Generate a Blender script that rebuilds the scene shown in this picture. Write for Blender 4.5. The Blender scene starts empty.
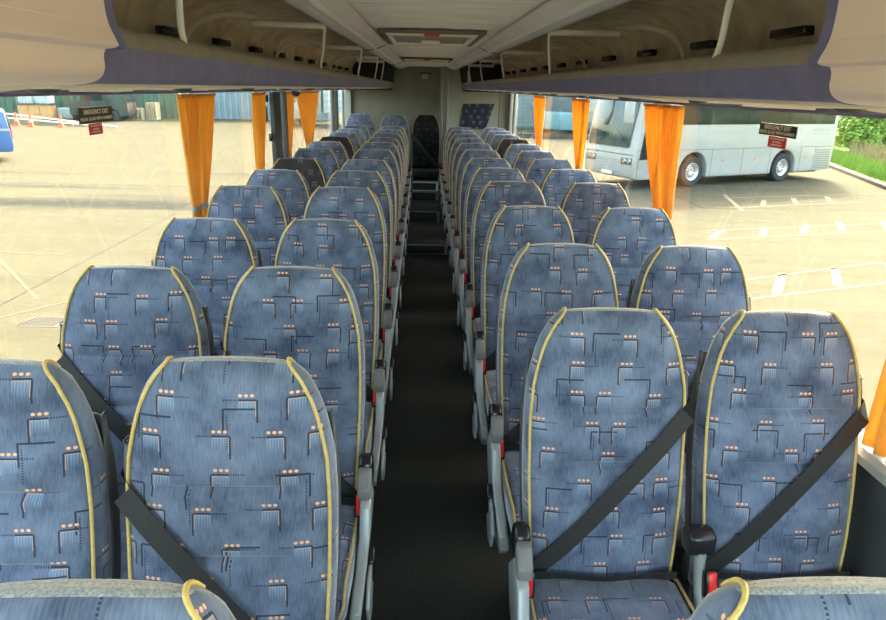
import bpy, bmesh, math, random
from mathutils import Vector, Matrix
random.seed(7)
S = bpy.context.scene
COL = S.collection

# ------------------------------------------------------------------ camera
def make_camera():
    pitch, yaw, roll, F = .3261, .0371, .0254, 668.9
    cy, sy, cp, sp = math.cos(yaw), math.sin(yaw), math.cos(pitch), math.sin(pitch)
    f = Vector((sy*cp, cy*cp, -sp)); r = Vector((cy, -sy, 0)); u = r.cross(f)
    cr, sr = math.cos(roll), math.sin(roll)
    r2 = cr*r + sr*u; u2 = -sr*r + cr*u
    cam = bpy.data.cameras.new('camera'); o = bpy.data.objects.new('camera', cam); COL.objects.link(o)
    m = Matrix((r2, u2, -f)).transposed().to_4x4(); m.translation = Vector((-.0594, 0, 1.75))
    o.matrix_world = m
    cam.sensor_width = 36; cam.sensor_fit = 'HORIZONTAL'; cam.lens = F/886*36
    cam.clip_start = .02; cam.clip_end = 500
    S.camera = o
make_camera()

# ------------------------------------------------------------------ world, sun, exposure
SUN_AZ = Vector((.35, .94, 0)).normalized(); SUN_EL = math.radians(36)
w = bpy.data.worlds.new('world'); S.world = w; w.use_nodes = True
nt = w.node_tree; bg = nt.nodes['Background']
sky = nt.nodes.new('ShaderNodeTexSky'); sky.sky_type = 'NISHITA'; sky.sun_disc = False
sky.sun_elevation = SUN_EL; sky.sun_rotation = math.atan2(SUN_AZ.x, SUN_AZ.y)
sky.air_density = 1.0; sky.dust_density = 4.0; sky.ozone_density = .6
wb = nt.nodes.new('ShaderNodeMix'); wb.data_type = 'RGBA'; wb.blend_type = 'MULTIPLY'; wb.inputs[0].default_value = 1
wb.inputs[7].default_value = (1, .93, .78, 1); nt.links.new(sky.outputs[0], wb.inputs[6]); nt.links.new(wb.outputs[2], bg.inputs[0]); bg.inputs[1].default_value = .62
sun = bpy.data.lights.new('sun', 'SUN'); so = bpy.data.objects.new('sun', sun); COL.objects.link(so)
sun.energy = 3.4; sun.angle = math.radians(1.5); sun.color = (1, .93, .80)
d = Vector((SUN_AZ.x*math.cos(SUN_EL), SUN_AZ.y*math.cos(SUN_EL), math.sin(SUN_EL)))
so.rotation_euler = d.to_track_quat('Z', 'Y').to_euler(); so.location = d*30
S.view_settings.view_transform = 'Standard'; S.view_settings.look = 'None'
S.view_settings.gamma = 1; S.view_settings.use_curve_mapping = False
S.view_settings.exposure = 2.53

# ------------------------------------------------------------------ materials
def new_mat(name):
    m = bpy.data.materials.new(name); m.use_nodes = True
    return m, m.node_tree, m.node_tree.nodes['Principled BSDF']
def setin(b, k, v):
    if k in b.inputs: b.inputs[k].default_value = v
def mat(name, col, rough=.6, metal=0, var=.12, scale=20, bump=0, sheen=0, stretch=None, coat=0):
    m, t, b = new_mat(name)
    tc = t.nodes.new('ShaderNodeTexCoord'); n = t.nodes.new('ShaderNodeTexNoise')
    n.inputs['Scale'].default_value = scale; n.inputs['Detail'].default_value = 5
    src = tc.outputs['Object']
    if stretch:
        mp = t.nodes.new('ShaderNodeMapping'); mp.inputs['Scale'].default_value = stretch
        t.links.new(src, mp.inputs[0]); src = mp.outputs[0]
    t.links.new(src, n.inputs['Vector'])
    r = t.nodes.new('ShaderNodeValToRGB')
    r.color_ramp.elements[0].position = .3; r.color_ramp.elements[1].position = .7
    r.color_ramp.elements[0].color = tuple(c*(1-var) for c in col)+(1,)
    r.color_ramp.elements[1].color = tuple(min(1, c*(1+var)) for c in col)+(1,)
    t.links.new(n.outputs[0], r.inputs[0]); t.links.new(r.outputs[0], b.inputs['Base Color'])
    setin(b, 'Roughness', rough); setin(b, 'Metallic', metal); setin(b, 'Sheen Weight', sheen); setin(b, 'Coat Weight', coat)
    if bump:
        bp = t.nodes.new('ShaderNodeBump'); bp.inputs['Strength'].default_value = bump; bp.inputs['Distance'].default_value = .002
        t.links.new(n.outputs[0], bp.inputs['Height']); t.links.new(bp.outputs[0], b.inputs['Normal'])
    return m

class NG:
    """small helper for shader maths"""
    def __init__(s, t): s.t = t
    def m(s, op, a, b=None, c=None):
        n = s.t.nodes.new('ShaderNodeMath'); n.operation = op
        for i, v in enumerate((a, b, c)):
            if v is None: continue
            if isinstance(v, (int, float)): n.inputs[i].default_value = v
            else: s.t.links.new(v, n.inputs[i])
        return n.outputs[0]
    def add(s, a, b): return s.m('ADD', a, b)
    def sub(s, a, b): return s.m('SUBTRACT', a, b)
    def mul(s, a, b): return s.m('MULTIPLY', a, b)
    def near(s, a, c, h):                       # 1 where |a-c|<h
        return s.m('COMPARE', a, c, h)
    def rng(s, a, lo, hi): return s.m('COMPARE', a, (lo+hi)/2, (hi-lo)/2)
    def mix(s, f, a, b):
        n = s.t.nodes.new('ShaderNodeMix'); n.data_type = 'RGBA'
        for i, v in ((0, f), (6, a), (7, b)):
            if isinstance(v, (int, float)): n.inputs[i].default_value = v
            elif isinstance(v, tuple): n.inputs[i].default_value = v
            else: s.t.links.new(v, n.inputs[i])
        return n.outputs[2]

def fabric(name, c0, c1, motif=1.0, dots=(.90, .45, .25), sheen=.8):
    m, t, b = new_mat(name); g = NG(t)
    tc = t.nodes.new('ShaderNodeTexCoord'); oi = t.nodes.new('ShaderNodeObjectInfo')
    sp = t.nodes.new('ShaderNodeSeparateXYZ'); t.links.new(tc.outputs['UV'], sp.inputs[0])
    u = g.add(sp.outputs[0], g.mul(oi.outputs['Random'], 7.31)); v = g.add(sp.outputs[1], g.mul(oi.outputs['Random'], 13.7))
    CW, CH = .128, .080
    def cell(u, v, CW, CH, k):
        row = g.m('FLOOR', g.m('DIVIDE', v, CH)); off = g.mul(row, .381*CW+.013)
        uu = g.add(u, off); col = g.m('FLOOR', g.m('DIVIDE', uu, CW))
        a = g.sub(uu, g.mul(col, CW)); bb = g.sub(v, g.mul(row, CH))
        cb = t.nodes.new('ShaderNodeCombineXYZ'); t.links.new(col, cb.inputs[0]); t.links.new(row, cb.inputs[1]); cb.inputs[2].default_value = k
        wn = t.nodes.new('ShaderNodeTexWhiteNoise'); t.links.new(cb.outputs[0], wn.inputs['Vector'])
        ss = t.nodes.new('ShaderNodeSeparateXYZ'); t.links.new(wn.outputs['Color'], ss.inputs[0])
        mir = g.m('GREATER_THAN', ss.outputs[0], .5)
        a = g.add(g.mul(a, g.sub(1, mir)), g.mul(g.sub(CW, a), mir))
        return a, bb, ss
    a, bb, ss = cell(u, v, CW, CH, 1.0)
    a = g.sub(a, g.add(.014, g.mul(ss.outputs[1], .040)))
    bb = g.sub(bb, g.add(.062, g.mul(ss.outputs[2], .010)))
    # dots
    am = g.sub(g.m('MODULO', g.add(a, .0062), .0120), .0062)
    dd = g.add(g.mul(am, am), g.mul(g.mul(bb, bb), 1.6))
    dotm = g.mul(g.m('LESS_THAN', dd, .0042**2), g.rng(a, -.006, .0298))
    arm = g.mul(g.near(bb, -.0095, .0019), g.rng(a, -.0085, .028))
    stem = g.mul(g.near(a, -.0095, .0019), g.rng(bb, -.058, -.010))
    dotted = g.mul(g.mul(g.near(bb, -.0095, .0017), g.rng(a, .030, .062)), g.m('GREATER_THAN', g.m('MODULO', g.add(a, 5.0), .0052), .0024))
    peach = g.m('MAXIMUM', g.mul(g.near(bb, -.0128, .0009), g.rng(a, -.006, .026)), g.mul(g.near(a, -.0063, .0010), g.rng(bb, -.044, -.012)))
    glow = g.mul(g.rng(a, -.005, .028), g.rng(bb, -.040, -.0135))
    glow = g.mul(glow, g.m('MAXIMUM', 0, g.add(1, g.mul(g.add(bb, .0135), 36))))
    glow = g.mul(glow, g.add(.35, g.mul(.65, g.m('GREATER_THAN', g.m('MODULO', g.add(a, 5.0), .0058), .0026))))
    glow = g.mul(glow, .38*motif)
    a2, b2, s2 = cell(g.add(u, .031), g.add(v, .017), .17, .145, 4.0)
    a2 = g.sub(a2, g.add(.03, g.mul(s2.outputs[1], .03))); b2 = g.sub(b2, g.add(.09, g.mul(s2.outputs[2], .03)))
    L2 = g.m('MAXIMUM', g.mul(g.near(b2, 0, .0021), g.rng(a2, 0, .07)), g.mul(g.near(a2, 0, .0021), g.rng(b2, -.05, 0)))
    L2d = g.mul(g.mul(g.near(a2, .007, .0017), g.rng(b2, -.085, -.012)), g.m('GREATER_THAN', g.m('MODULO', g.add(b2, 5.0), .0056), .0026))
    dark = g.m('MAXIMUM', g.m('MAXIMUM', arm, stem), g.m('MAXIMUM', g.m('MAXIMUM', dotted, L2), L2d))
    dark = g.mul(dark, .85*motif)
    # cloth body: streaky plush
    mp = t.nodes.new('ShaderNodeMapping'); mp.inputs['Scale'].default_value = (260, 36, 36); t.links.new(tc.outputs['UV'], mp.inputs[0])
    n1 = t.nodes.new('ShaderNodeTexNoise'); n1.inputs['Scale'].default_value = 1; n1.inputs['Detail'].default_value = 3; t.links.new(mp.outputs[0], n1.inputs['Vector'])
    mp2 = t.nodes.new('ShaderNodeMapping'); t.links.new(tc.outputs['UV'], mp2.inputs[0]); cbo = t.nodes.new('ShaderNodeCombineXYZ')
    t.links.new(g.mul(oi.outputs['Random'], 50), cbo.inputs[0]); t.links.new(cbo.outputs[0], mp2.inputs['Location'])
    n2 = t.nodes.new('ShaderNodeTexNoise'); n2.inputs['Scale'].default_value = 9; n2.inputs['Detail'].default_value = 4; t.links.new(mp2.outputs[0], n2.inputs['Vector'])
    f = g.add(g.mul(n1.outputs[0], .8), g.sub(g.mul(n2.outputs[0], 2.1), .95))
    base = g.mix(f, c0+(1,), c1+(1,))
    c = g.mix(glow, base, (.42, .58, .80, 1))
    c = g.mix(dark, c, (.012, .014, .03, 1))
    c = g.mix(g.mul(peach, .65*motif), c, (.62, .38, .27, 1))
    c = g.mix(g.mul(dotm, .95*motif), c, dots+(1,))
    t.links.new(c, b.inputs['Base Color'])
    setin(b, 'Roughness', .85); setin(b, 'Sheen Weight', sheen); setin(b, 'Sheen Roughness', .4); setin(b, 'Specular IOR Level', .25)
    setin(b, 'Sheen Tint', (.95, .95, .95, 1))
    bp = t.nodes.new('ShaderNodeBump'); bp.inputs['Strength'].default_value = .35; bp.inputs['Distance'].default_value = .0015
    t.links.new(n1.outputs[0], bp.inputs['Height']); t.links.new(bp.outputs[0], b.inputs['Normal'])
    return m

def glass(name, tint=(.93, .96, .93), k=.06):
    m = bpy.data.materials.new(name); m.use_nodes = True; t = m.node_tree; t.nodes.clear()
    out = t.nodes.new('ShaderNodeOutputMaterial'); mx = t.nodes.new('ShaderNodeMixShader')
    tr = t.nodes.new('ShaderNodeBsdfTransparent'); gl = t.nodes.new('ShaderNodeBsdfGlossy')
    tr.inputs[0].default_value = tint+(1,); gl.inputs['Roughness'].default_value = .0
    lw = t.nodes.new('ShaderNodeLayerWeight'); lw.inputs[0].default_value = .5; g = NG(t)
    fac = g.add(.008, g.mul(.42, g.m('POWER', lw.outputs['Facing'], 4.5)))
    t.links.new(fac, mx.inputs[0]); t.links.new(tr.outputs[0], mx.inputs[1]); t.links.new(gl.outputs[0], mx.inputs[2])
    t.links.new(mx.outputs[0], out.inputs[0]); return m

def curtain_mat():
    m = bpy.data.materials.new('curtain_cloth'); m.use_nodes = True; t = m.node_tree; b = t.nodes['Principled BSDF']; out = t.nodes['Material Output']
    tc = t.nodes.new('ShaderNodeTexCoord'); n = t.nodes.new('ShaderNodeTexNoise'); n.inputs['Scale'].default_value = 14
    t.links.new(tc.outputs['Object'], n.inputs[0])
    r = t.nodes.new('ShaderNodeValToRGB'); r.color_ramp.elements[0].color = (.85, .46, .07, 1); r.color_ramp.elements[1].color = (.95, .58, .13, 1)
    t.links.new(n.outputs[0], r.inputs[0]); t.links.new(r.outputs[0], b.inputs['Base Color']); setin(b, 'Roughness', .8); setin(b, 'Sheen Weight', .3)
    tl = t.nodes.new('ShaderNodeBsdfTranslucent'); t.links.new(r.outputs[0], tl.inputs[0])
    mx = t.nodes.new('ShaderNodeMixShader'); mx.inputs[0].default_value = .42
    t.links.new(b.outputs[0], mx.inputs[1]); t.links.new(tl.outputs[0], mx.inputs[2]); t.links.new(mx.outputs[0], out.inputs[0]); return m

M = {}
M['seat'] = fabric('seat_moquette', (.040, .058, .108), (.195, .240, .345))
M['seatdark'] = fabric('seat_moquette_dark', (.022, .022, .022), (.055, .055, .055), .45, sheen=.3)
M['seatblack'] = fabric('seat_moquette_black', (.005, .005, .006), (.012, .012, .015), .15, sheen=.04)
M['gusset'] = mat('gusset_carpet', (.30, .31, .31), .95, 0, .45, 260, .5, .3)
M['gussetdark'] = mat('gusset_carpet_dark', (.07, .07, .07), .95, 0, .45, 260, .5, .3)
M['piping'] = mat('yellow_piping', (.58, .415, .13), .55, 0, .15, 90)
M['shell'] = mat('seat_shell_plastic', (.07, .07, .075), .45, 0, .1, 12)
M['black'] = mat('black_plastic', (.012, .012, .013), .25, 0, .1, 12)
M['belt'] = mat('belt_webbing', (.022, .021, .02), .7, 0, .35, 300, .3)
M['red'] = mat('red_button', (.75, .02, .02), .35, 0, .08, 30)
M['silver'] = mat('silver_plastic', (.38, .40, .40), .38, .2, .08, 8)
M['taupe'] = mat('armrest_taupe', (.20, .19, .18), .5, 0, .08, 30)
M['steel'] = mat('dark_steel', (.10, .10, .11), .45, .6, .1, 8)
M['chrome'] = mat('chrome', (.6, .6, .62), .2, 1, .05, 8)
M['floor'] = mat('aisle_vinyl', (.017, .024, .021), .55, 0, .5, 60, .15)
M['nosing'] = mat('step_nosing', (.30, .31, .30), .5, .2, .15, 40)
M['nosingbright'] = mat('step_nosing_white', (.8, .8, .76), .5, 0, .1, 40)
M['ceil'] = mat('ceiling_fabric', (.84, .80, .73), .9, 0, .14, 3.5, .1, stretch=(1, 6, 1))
M['rail'] = mat('rail_plastic', (.84, .79, .72), .35, 0, .05, 3)
M['rackin'] = mat('rack_carpet', (.66, .60, .50), .9, 0, .22, 9, .25)
M['racklip'] = mat('rack_lip_grey', (.27, .245, .20), .8, 0, .12, 14)
M['purple'] = mat('purple_carpet', (.175, .172, .32), .85, 0, .12, 25, .2)
M['beige'] = mat('beige_panel', (.92, .76, .68), .42, 0, .04, 2)
M['under'] = mat('under_rack_panel', (.85, .76, .60), .5, 0, .08, 6)
M['wallr'] = mat('rear_wall_grey', (.26, .265, .235), .75, 0, .1, 5)
M['wallp'] = mat('partition_green_grey', (.40, .42, .37), .6, 0, .07, 5)
M['wall'] = mat('side_wall_grey', (.06, .062, .065), .8, 0, .12, 12)
M['sill'] = mat('sill_grey', (.36, .36, .34), .5, 0, .06, 10)
M['post'] = mat('post_grey', (.08, .083, .08), .95, 0, .08, 8)
M['white'] = mat('white_paint', (.38, .385, .36), .35, 0, .03, 2)
M['ext'] = mat('bus_exterior', (.6, .6, .6), .4, 0, .03, 2)
M['curtain'] = curtain_mat()
M['glass'] = glass('side_window_glass', (.70, .71, .69))
M['clear'] = glass('windscreen_pane_glass')
M['darkglass'] = mat('tinted_glass', (.02, .028, .028), .12, 0, .3, 1.5)
M['darkglass'].node_tree.nodes['Principled BSDF'].inputs['Specular IOR Level'].default_value = .22
M['screen'] = mat('windscreen_glass', (.055, .085, .08), .06, 0, .7, 1.6, coat=.5)
M['signblack'] = mat('sticker_black', (.02, .018, .018), .4, 0, .1, 20)
M['cream'] = mat('sticker_cream', (.80, .74, .62), .5, 0, .04, 20)
M['signred'] = mat('sticker_red', (.70, .035, .05), .45, 0, .06, 20)
M['tyre'] = mat('tyre_rubber', (.03, .03, .03), .8, 0, .2, 20)
M['arch'] = mat('wheel_arch_black', (.012, .012, .012), .9, 0, .2, 20)
M['hub'] = mat('wheel_hub', (.62, .62, .60), .35, .5, .1, 12)
M['orange'] = mat('orange_plastic', (.9, .11, .03), .5, 0, .05, 20)
M['green'] = mat('green_cladding', (.085, .15, .10), .6, 0, .12, 1.5)
M['bluegrey'] = mat('blue_grey_cladding', (.24, .33, .36), .6, 0, .12, 1.5)
M['wood'] = mat('crate_wood', (.55, .33, .14), .8, 0, .2, 6, stretch=(1, 1, 8))
M['wood2'] = mat('pallet_wood', (.52, .44, .27), .8, 0, .2, 6)
M['ibc'] = mat('pale_tank_plastic', (.55, .64, .62), .5, 0, .1, 5)
M['ibcblue'] = mat('blue_tank_plastic', (.32, .50, .50), .5, 0, .1, 5)
M['van'] = mat('blue_van_paint', (.045, .13, .33), .3, 0, .05, 2, coat=.5)
M['vangreen'] = mat('green_sticker', (.25, .75, .10), .5, 0, .05, 9)
M['kerb'] = mat('kerb_concrete', (.085, .078, .056), .9, 0, .15, 6)
M['grass'] = mat('grass_blades', (.16, .27, .035), .8, 0, .35, 2)
M['leaf'] = mat('bright_leaves', (.20, .32, .05), .6, 0, .35, 3)
M['leafdark'] = mat('dark_leaves', (.04, .085, .03), .7, 0, .3, 3)
M['straw'] = mat('dry_stems', (.26, .22, .11), .8, 0, .3, 3)
M['bark'] = mat('bark', (.09, .07, .05), .9, 0, .3, 9)
M['mark'] = mat('worn_road_paint', (.185, .160, .085), .95, 0, .15, 8)
M['joint'] = mat('ground_joint', (.03, .026, .02), .95, 0, .15, 8)
M['hatch'] = mat('hatch_rim_grey', (.13, .12, .10), .6, 0, .1, 8)
M['hatchp'] = mat('hatch_panel', (.30, .28, .23), .6, 0, .1, 8)
M['hatchw'] = mat('hatch_frame_cream', (.80, .74, .58), .4, 0, .05, 8)

def ground_mat():
    m, t, b = new_mat('yard_concrete'); g = NG(t); tc = t.nodes.new('ShaderNodeTexCoord')
    def noise(sc, stretch=(1, 1, 1), det=5, rot=0):
        mp = t.nodes.new('ShaderNodeMapping'); mp.inputs['Scale'].default_value = stretch; mp.inputs['Rotation'].default_value = (0, 0, rot)
        t.links.new(tc.outputs['Object'], mp.inputs[0])
        n = t.nodes.new('ShaderNodeTexNoise'); n.inputs['Scale'].default_value = sc; n.inputs['Detail'].default_value = det
        t.links.new(mp.outputs[0], n.inputs['Vector']); return n.outputs[0]
    def ramp(v, lo, hi):
        mr = t.nodes.new('ShaderNodeMapRange'); mr.inputs['From Min'].default_value = lo; mr.inputs['From Max'].default_value = hi
        t.links.new(v, mr.inputs[0]); return mr.outputs[0]
    base = g.mix(noise(6, (1, 1, 1), 8), (.080, .075, .049, 1), (.118, .110, .073, 1))
    base = g.mix(g.mul(ramp(noise(.35, (1, 5, 1), 6, .1), .45, .75), .5), base, (.068, .064, .046, 1))
    tr = ramp(noise(.16, (.35, 3.4, 1), 6, -.06), .50, .60)
    sp = t.nodes.new('ShaderNodeSeparateXYZ'); t.links.new(tc.outputs['Object'], sp.inputs[0])
    zone = g.mul(g.rng(sp.outputs[1], 16.2, 23.5), g.m('LESS_THAN', sp.outputs[0], -3.0))
    base = g.mix(g.mul(g.mul(tr, zone), .9), base, (.036, .038, .034, 1))
    base = g.mix(g.mul(ramp(noise(2.2, (1, 1, 1), 8), .55, .8), .35), base, (.150, .140, .095, 1))
    t.links.new(base, b.inputs['Base Color']); setin(b, 'Roughness', .95); setin(b, 'Specular IOR Level', .04)
    return m
M['ground'] = ground_mat()

# ------------------------------------------------------------------ mesh helpers
def link(name, me, mats, parent=None, smooth=False):
    if not isinstance(mats, (list, tuple)): mats = [mats]
    for m in mats: me.materials.append(m)
    if smooth:
        for p in me.polygons: p.use_smooth = True
    o = bpy.data.objects.new(name, me); COL.objects.link(o)
    if parent: o.parent = parent
    return o
def tag(o, label=None, cat=None, group=None, kind=None):
    if label: o['label'] = label
    if cat: o['category'] = cat
    if group: o['group'] = group
    if kind: o['kind'] = kind
    return o
def empty(name, loc=(0, 0, 0), rz=0):
    o = bpy.data.objects.new(name, None); COL.objects.link(o); o.location = loc; o.rotation_euler = (0, 0, rz); o.empty_display_size = .1
    return o
class MB:
    def __init__(s): s.v = []; s.f = []; s.uv = None
    def add(s, vs, fs):
        k = len(s.v); s.v += [tuple(p) for p in vs]; s.f += [tuple(i+k for i in f) for f in fs]; return s
    def box(s, c, d, rz=0):
        x, y, z = d[0]/2, d[1]/2, d[2]/2; cs, sn = math.cos(rz), math.sin(rz)
        vs = []
        for a, b_, e in ((-x, -y, -z), (x, -y, -z), (x, y, -z), (-x, y, -z), (-x, -y, z), (x, -y, z), (x, y, z), (-x, y, z)):
            vs.append((c[0]+a*cs-b_*sn, c[1]+a*sn+b_*cs, c[2]+e))
        return s.add(vs, [(3, 2, 1, 0), (4, 5, 6, 7), (0, 1, 5, 4), (1, 2, 6, 5), (2, 3, 7, 6), (3, 0, 4, 7)])
    def b2(s, x0, x1, y0, y1, z0, z1): return s.box(((x0+x1)/2, (y0+y1)/2, (z0+z1)/2), (abs(x1-x0), abs(y1-y0), abs(z1-z0)))
    def tube(s, path, r, n=8, flat=1.0):
        path = [Vector(p) for p in path]; N = len(path); rings = []
        up = Vector((0, 0, 1)); prev = None
        for i, p in enumerate(path):
            tg = (path[min(i+1, N-1)]-path[max(i-1, 0)]).normalized()
            if prev is None:
                a = tg.cross(up) if abs(tg.z) < .9 else tg.cross(Vector((1, 0, 0)))
            else: a = prev - tg*prev.dot(tg)
            a.normalize(); prev = a; b_ = tg.cross(a)
            rr = r[i] if isinstance(r, (list, tuple)) else r
            rings.append([p + a*math.cos(2*math.pi*k/n)*rr + b_*math.sin(2*math.pi*k/n)*rr*flat for k in range(n)])
        vs = [q for rg in rings for q in rg]; fs = []
        for i in range(N-1):
            for k in range(n): fs.append((i*n+k, i*n+(k+1) % n, (i+1)*n+(k+1) % n, (i+1)*n+k))
        fs.append(tuple(range(n))[::-1]); fs.append(tuple((N-1)*n+k for k in range(n)))
        return s.add(vs, fs)
    def prism(s, pts, axis, a0, a1):
        """outline pts (2-D) extruded along axis 'x','y' or 'z'"""
        n = len(pts)
        def P(p, a): return {'x': (a, p[0], p[1]), 'y': (p[0], a, p[1]), 'z': (p[0], p[1], a)}[axis]
        vs = [P(p, a0) for p in pts]+[P(p, a1) for p in pts]
        fs = [tuple(range(n)), tuple(range(n, 2*n))[::-1]]+[(i, (i+1) % n+0, (i+1) % n+n, i+n) for i in range(n)]
        return s.add(vs, fs)
    def strip(s, prof, axis_pts):
        """open sheet: profile (x,z) list at each y in axis_pts"""
        n = len(prof); vs = [(p[0], y, p[1]) for y in axis_pts for p in prof]
        fs = [(j*n+i, j*n+i+1, (j+1)*n+i+1, (j+1)*n+i) for j in range(len(axis_pts)-1) for i in range(n-1)]
        return s.add(vs, fs)
    def lathe(s, prof, c, axis='z', n=24, caps=True):
        vs = []; fs = []; m = len(prof)
        for k in range(n):
            a = 2*math.pi*k/n
            for r, h in prof:
                p = {'z': (r*math.cos(a), r*math.sin(a), h), 'y': (r*math.cos(a), h, r*math.sin(a)), 'x': (h, r*math.cos(a), r*math.sin(a))}[axis]
                vs.append((c[0]+p[0], c[1]+p[1], c[2]+p[2]))
        for k in range(n):
            for i in range(m-1): fs.append((k*m+i, k*m+i+1, ((k+1) % n)*m+i+1, ((k+1) % n)*m+i))
        if caps: fs.append(tuple(k*m for k in range(n))); fs.append(tuple(k*m+m-1 for k in range(n))[::-1])
        return s.add(vs, fs)
    def build(s, name, m, parent=None, bevel=0, smooth=False, solid=0, seg=2):
        me = bpy.data.meshes.new(name); me.from_pydata(s.v, [], s.f); me.validate()
        bm = bmesh.new(); bm.from_mesh(me)
        bmesh.ops.recalc_face_normals(bm, faces=bm.faces)
        if bevel:
            es = [e for e in bm.edges if len(e.link_faces) == 2 and e.calc_face_angle(0) > .6]
            bmesh.ops.bevel(bm, geom=es, offset=bevel, segments=seg, profile=.5, affect='EDGES', clamp_overlap=True)
        bm.to_mesh(me); bm.free()
        if bevel or smooth:
            for p in me.polygons: p.use_smooth = True
            try: me.set_sharp_from_angle(angle=math.radians(42))
            except Exception: pass
        o = link(name, me, m, parent)
        if solid:
            md = o.modifiers.new('thickness', 'SOLIDIFY'); md.thickness = solid; md.offset = 0
        return o
def box(name, m, x0, x1, y0, y1, z0, z1, parent=None, bevel=0): return MB().b2(x0, x1, y0, y1, z0, z1).build(name, m, parent, bevel)
def copy_tree(o, parent=None):
    c = o.copy(); COL.objects.link(c)
    if parent is not None: c.parent = parent
    for ch in list(o.children): copy_tree(ch, c)
    return c
def lerp(a, b_, t): return a+(b_-a)*t
def pw(tab, x):
    if x <= tab[0][0]: return tab[0][1]
    for (x0, y0), (x1, y1) in zip(tab, tab[1:]):
        if x <= x1:
            t = (x-x0)/(x1-x0); return y0+(y1-y0)*t
    return tab[-1][1]
def smooth_pw(tab, x, h=.03): return (pw(tab, x-h)+2*pw(tab, x)+pw(tab, x+h))/4
def text_mesh(name, body, size, m, parent, origin, xdir, ydir, width=None, extrude=.0004):
    cu = bpy.data.curves.new(name, 'FONT'); cu.body = body; cu.size = size; cu.align_x = 'CENTER'; cu.align_y = 'CENTER'; cu.extrude = extrude; cu.offset = size*.018
    o = bpy.data.objects.new(name, cu); COL.objects.link(o); bpy.context.view_layer.update()
    me = bpy.data.meshes.new_from_object(o.evaluated_get(bpy.context.evaluated_depsgraph_get()))
    bpy.data.objects.remove(o); bpy.data.curves.remove(cu)
    xs = [v.co.x for v in me.vertices]; sx = width/(max(xs)-min(xs)) if width else 1
    xd, yd = Vector(xdir), Vector(ydir); nd = xd.cross(yd); O = Vector(origin)
    for v in me.vertices: v.co = O+xd*(v.co.x*sx)+yd*v.co.y+nd*v.co.z
    me.materials.clear(); return link(name, me, m, parent)

# ================================================================== SETTING: our coach
Y0, YL, YR = -1.0, 10.6, 10.12
WX = 1.225
tag(box('floor', M['floor'], -WX, WX, Y0, YL+.05, -.06, 0), kind='structure')
# steps in the aisle
steps = [(7.054, 8.276, .10, 0), (8.276, 9.075, .237, .10), (9.075, 9.161, .359, .237), (9.161, 9.36, .481, .359)]
for i, (y0, y1, z, zp) in enumerate(steps):
    hw = .285 if i == 0 else .178; nl, nr = (-.27, .235) if i == 0 else (-.176, .176)
    o = MB().b2(-hw, hw, y0, y1, 0, z).build('trim_%d' % (i+1), M['floor'], None, .003); tag(o, kind='structure')
    n = MB(); th = .014 if i == 3 else .007
    n.b2(nl, nr, y0-.004, y0+.012, z-th, z+.002); n.b2(nl, nr, y0-.004, y0+.0, zp+.001, zp+th)
    n.b2(nr-.035, nr, y0-.0045, y0, zp+.001, z)
    n.build('nosing', M['nosingbright' if i == 3 else 'nosing'], o)
tag(box('trim_5', M['floor'], -1.2, -.21, 9.36, 10.55, 0, .12), kind='structure')
tag(box('trim_6', M['floor'], -.205, .20, 9.385, 10.55, 0, .12), kind='structure')
# side walls below / above windows
for s, nm in ((-1, 'left'), (1, 'right')):
    mb = MB(); yend = YL+.05
    mb.b2(s*WX, s*(WX+.03), Y0, yend, -.35, .80); mb.b2(s*WX, s*(WX+.03), Y0, yend, 1.74, 2.2)
    o = mb.build('wall_'+nm, M['wall']); tag(o, kind='structure')
    MB().b2(s*(WX+.03), s*(WX+.05), Y0, yend, -.9, .80).b2(s*(WX+.03), s*(WX+.05), Y0, yend, 1.74, 2.25).build('outer_skin', M['ext'], o)
    tag(MB().prism([(s*1.17, .775), (s*1.17, .80), (s*1.185, .815), (s*WX, .82), (s*WX, .775)], 'y', Y0, yend).build('baseboard_'+nm, M['sill']), kind='structure')
    # heater duct along floor
    tag(box('trim_%d' % (9+s), M['wall'], s*1.19, s*WX, Y0, yend, 0, .10), kind='structure')
# ceiling
cp = [(-.44, 1.972), (-.3, 1.979), (0, 1.983), (.3, 1.979), (.44, 1.972), (.44, 2.01), (-.44, 2.01)]
tag(MB().prism(cp, 'y', Y0, YL+.05).build('ceiling', M['ceil']), kind='structure')
tag(box('trim_11', M['ext'], -WX-.04, WX+.04, Y0, YL+.2, 2.24, 2.28), kind='structure')
# rear walls
rw = box('wall_rear', M['wallr'], -WX, .24, YL, YL+.05, 0, 2.1); tag(rw, kind='structure')
box('upper_grille', M['shell'], -.10, .07, YL-.012, YL, 1.885, 1.905, rw)
box('ledge', M['wallr'], -1.0, .10, YL-.012, YL, 1.655, 1.66, rw)
pp = MB(); pp.b2(.205, WX, YR, YR+.04, 0, 2.1); pp.b2(.205, .245, YR, YL+.02, 0, 2.1)
pt = pp.build('wall_partition', M['wallp'], None, .004); tag(pt, kind='structure')
for x0, x1, dd in ((.212, .240, .03), (.255, .268, .02), (.290, .325, .028)):
    box('post', M['wallp'], x0, x1, YR-dd, YR, 0, 1.97, pt, .006)
box('joint', M['black'], 1.055, 1.062, YR-.004, YR, 0, 1.7, pt)
box('joint', M['black'], 1.155, 1.16, YR-.004, YR, 0, 1.7, pt)
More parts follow.
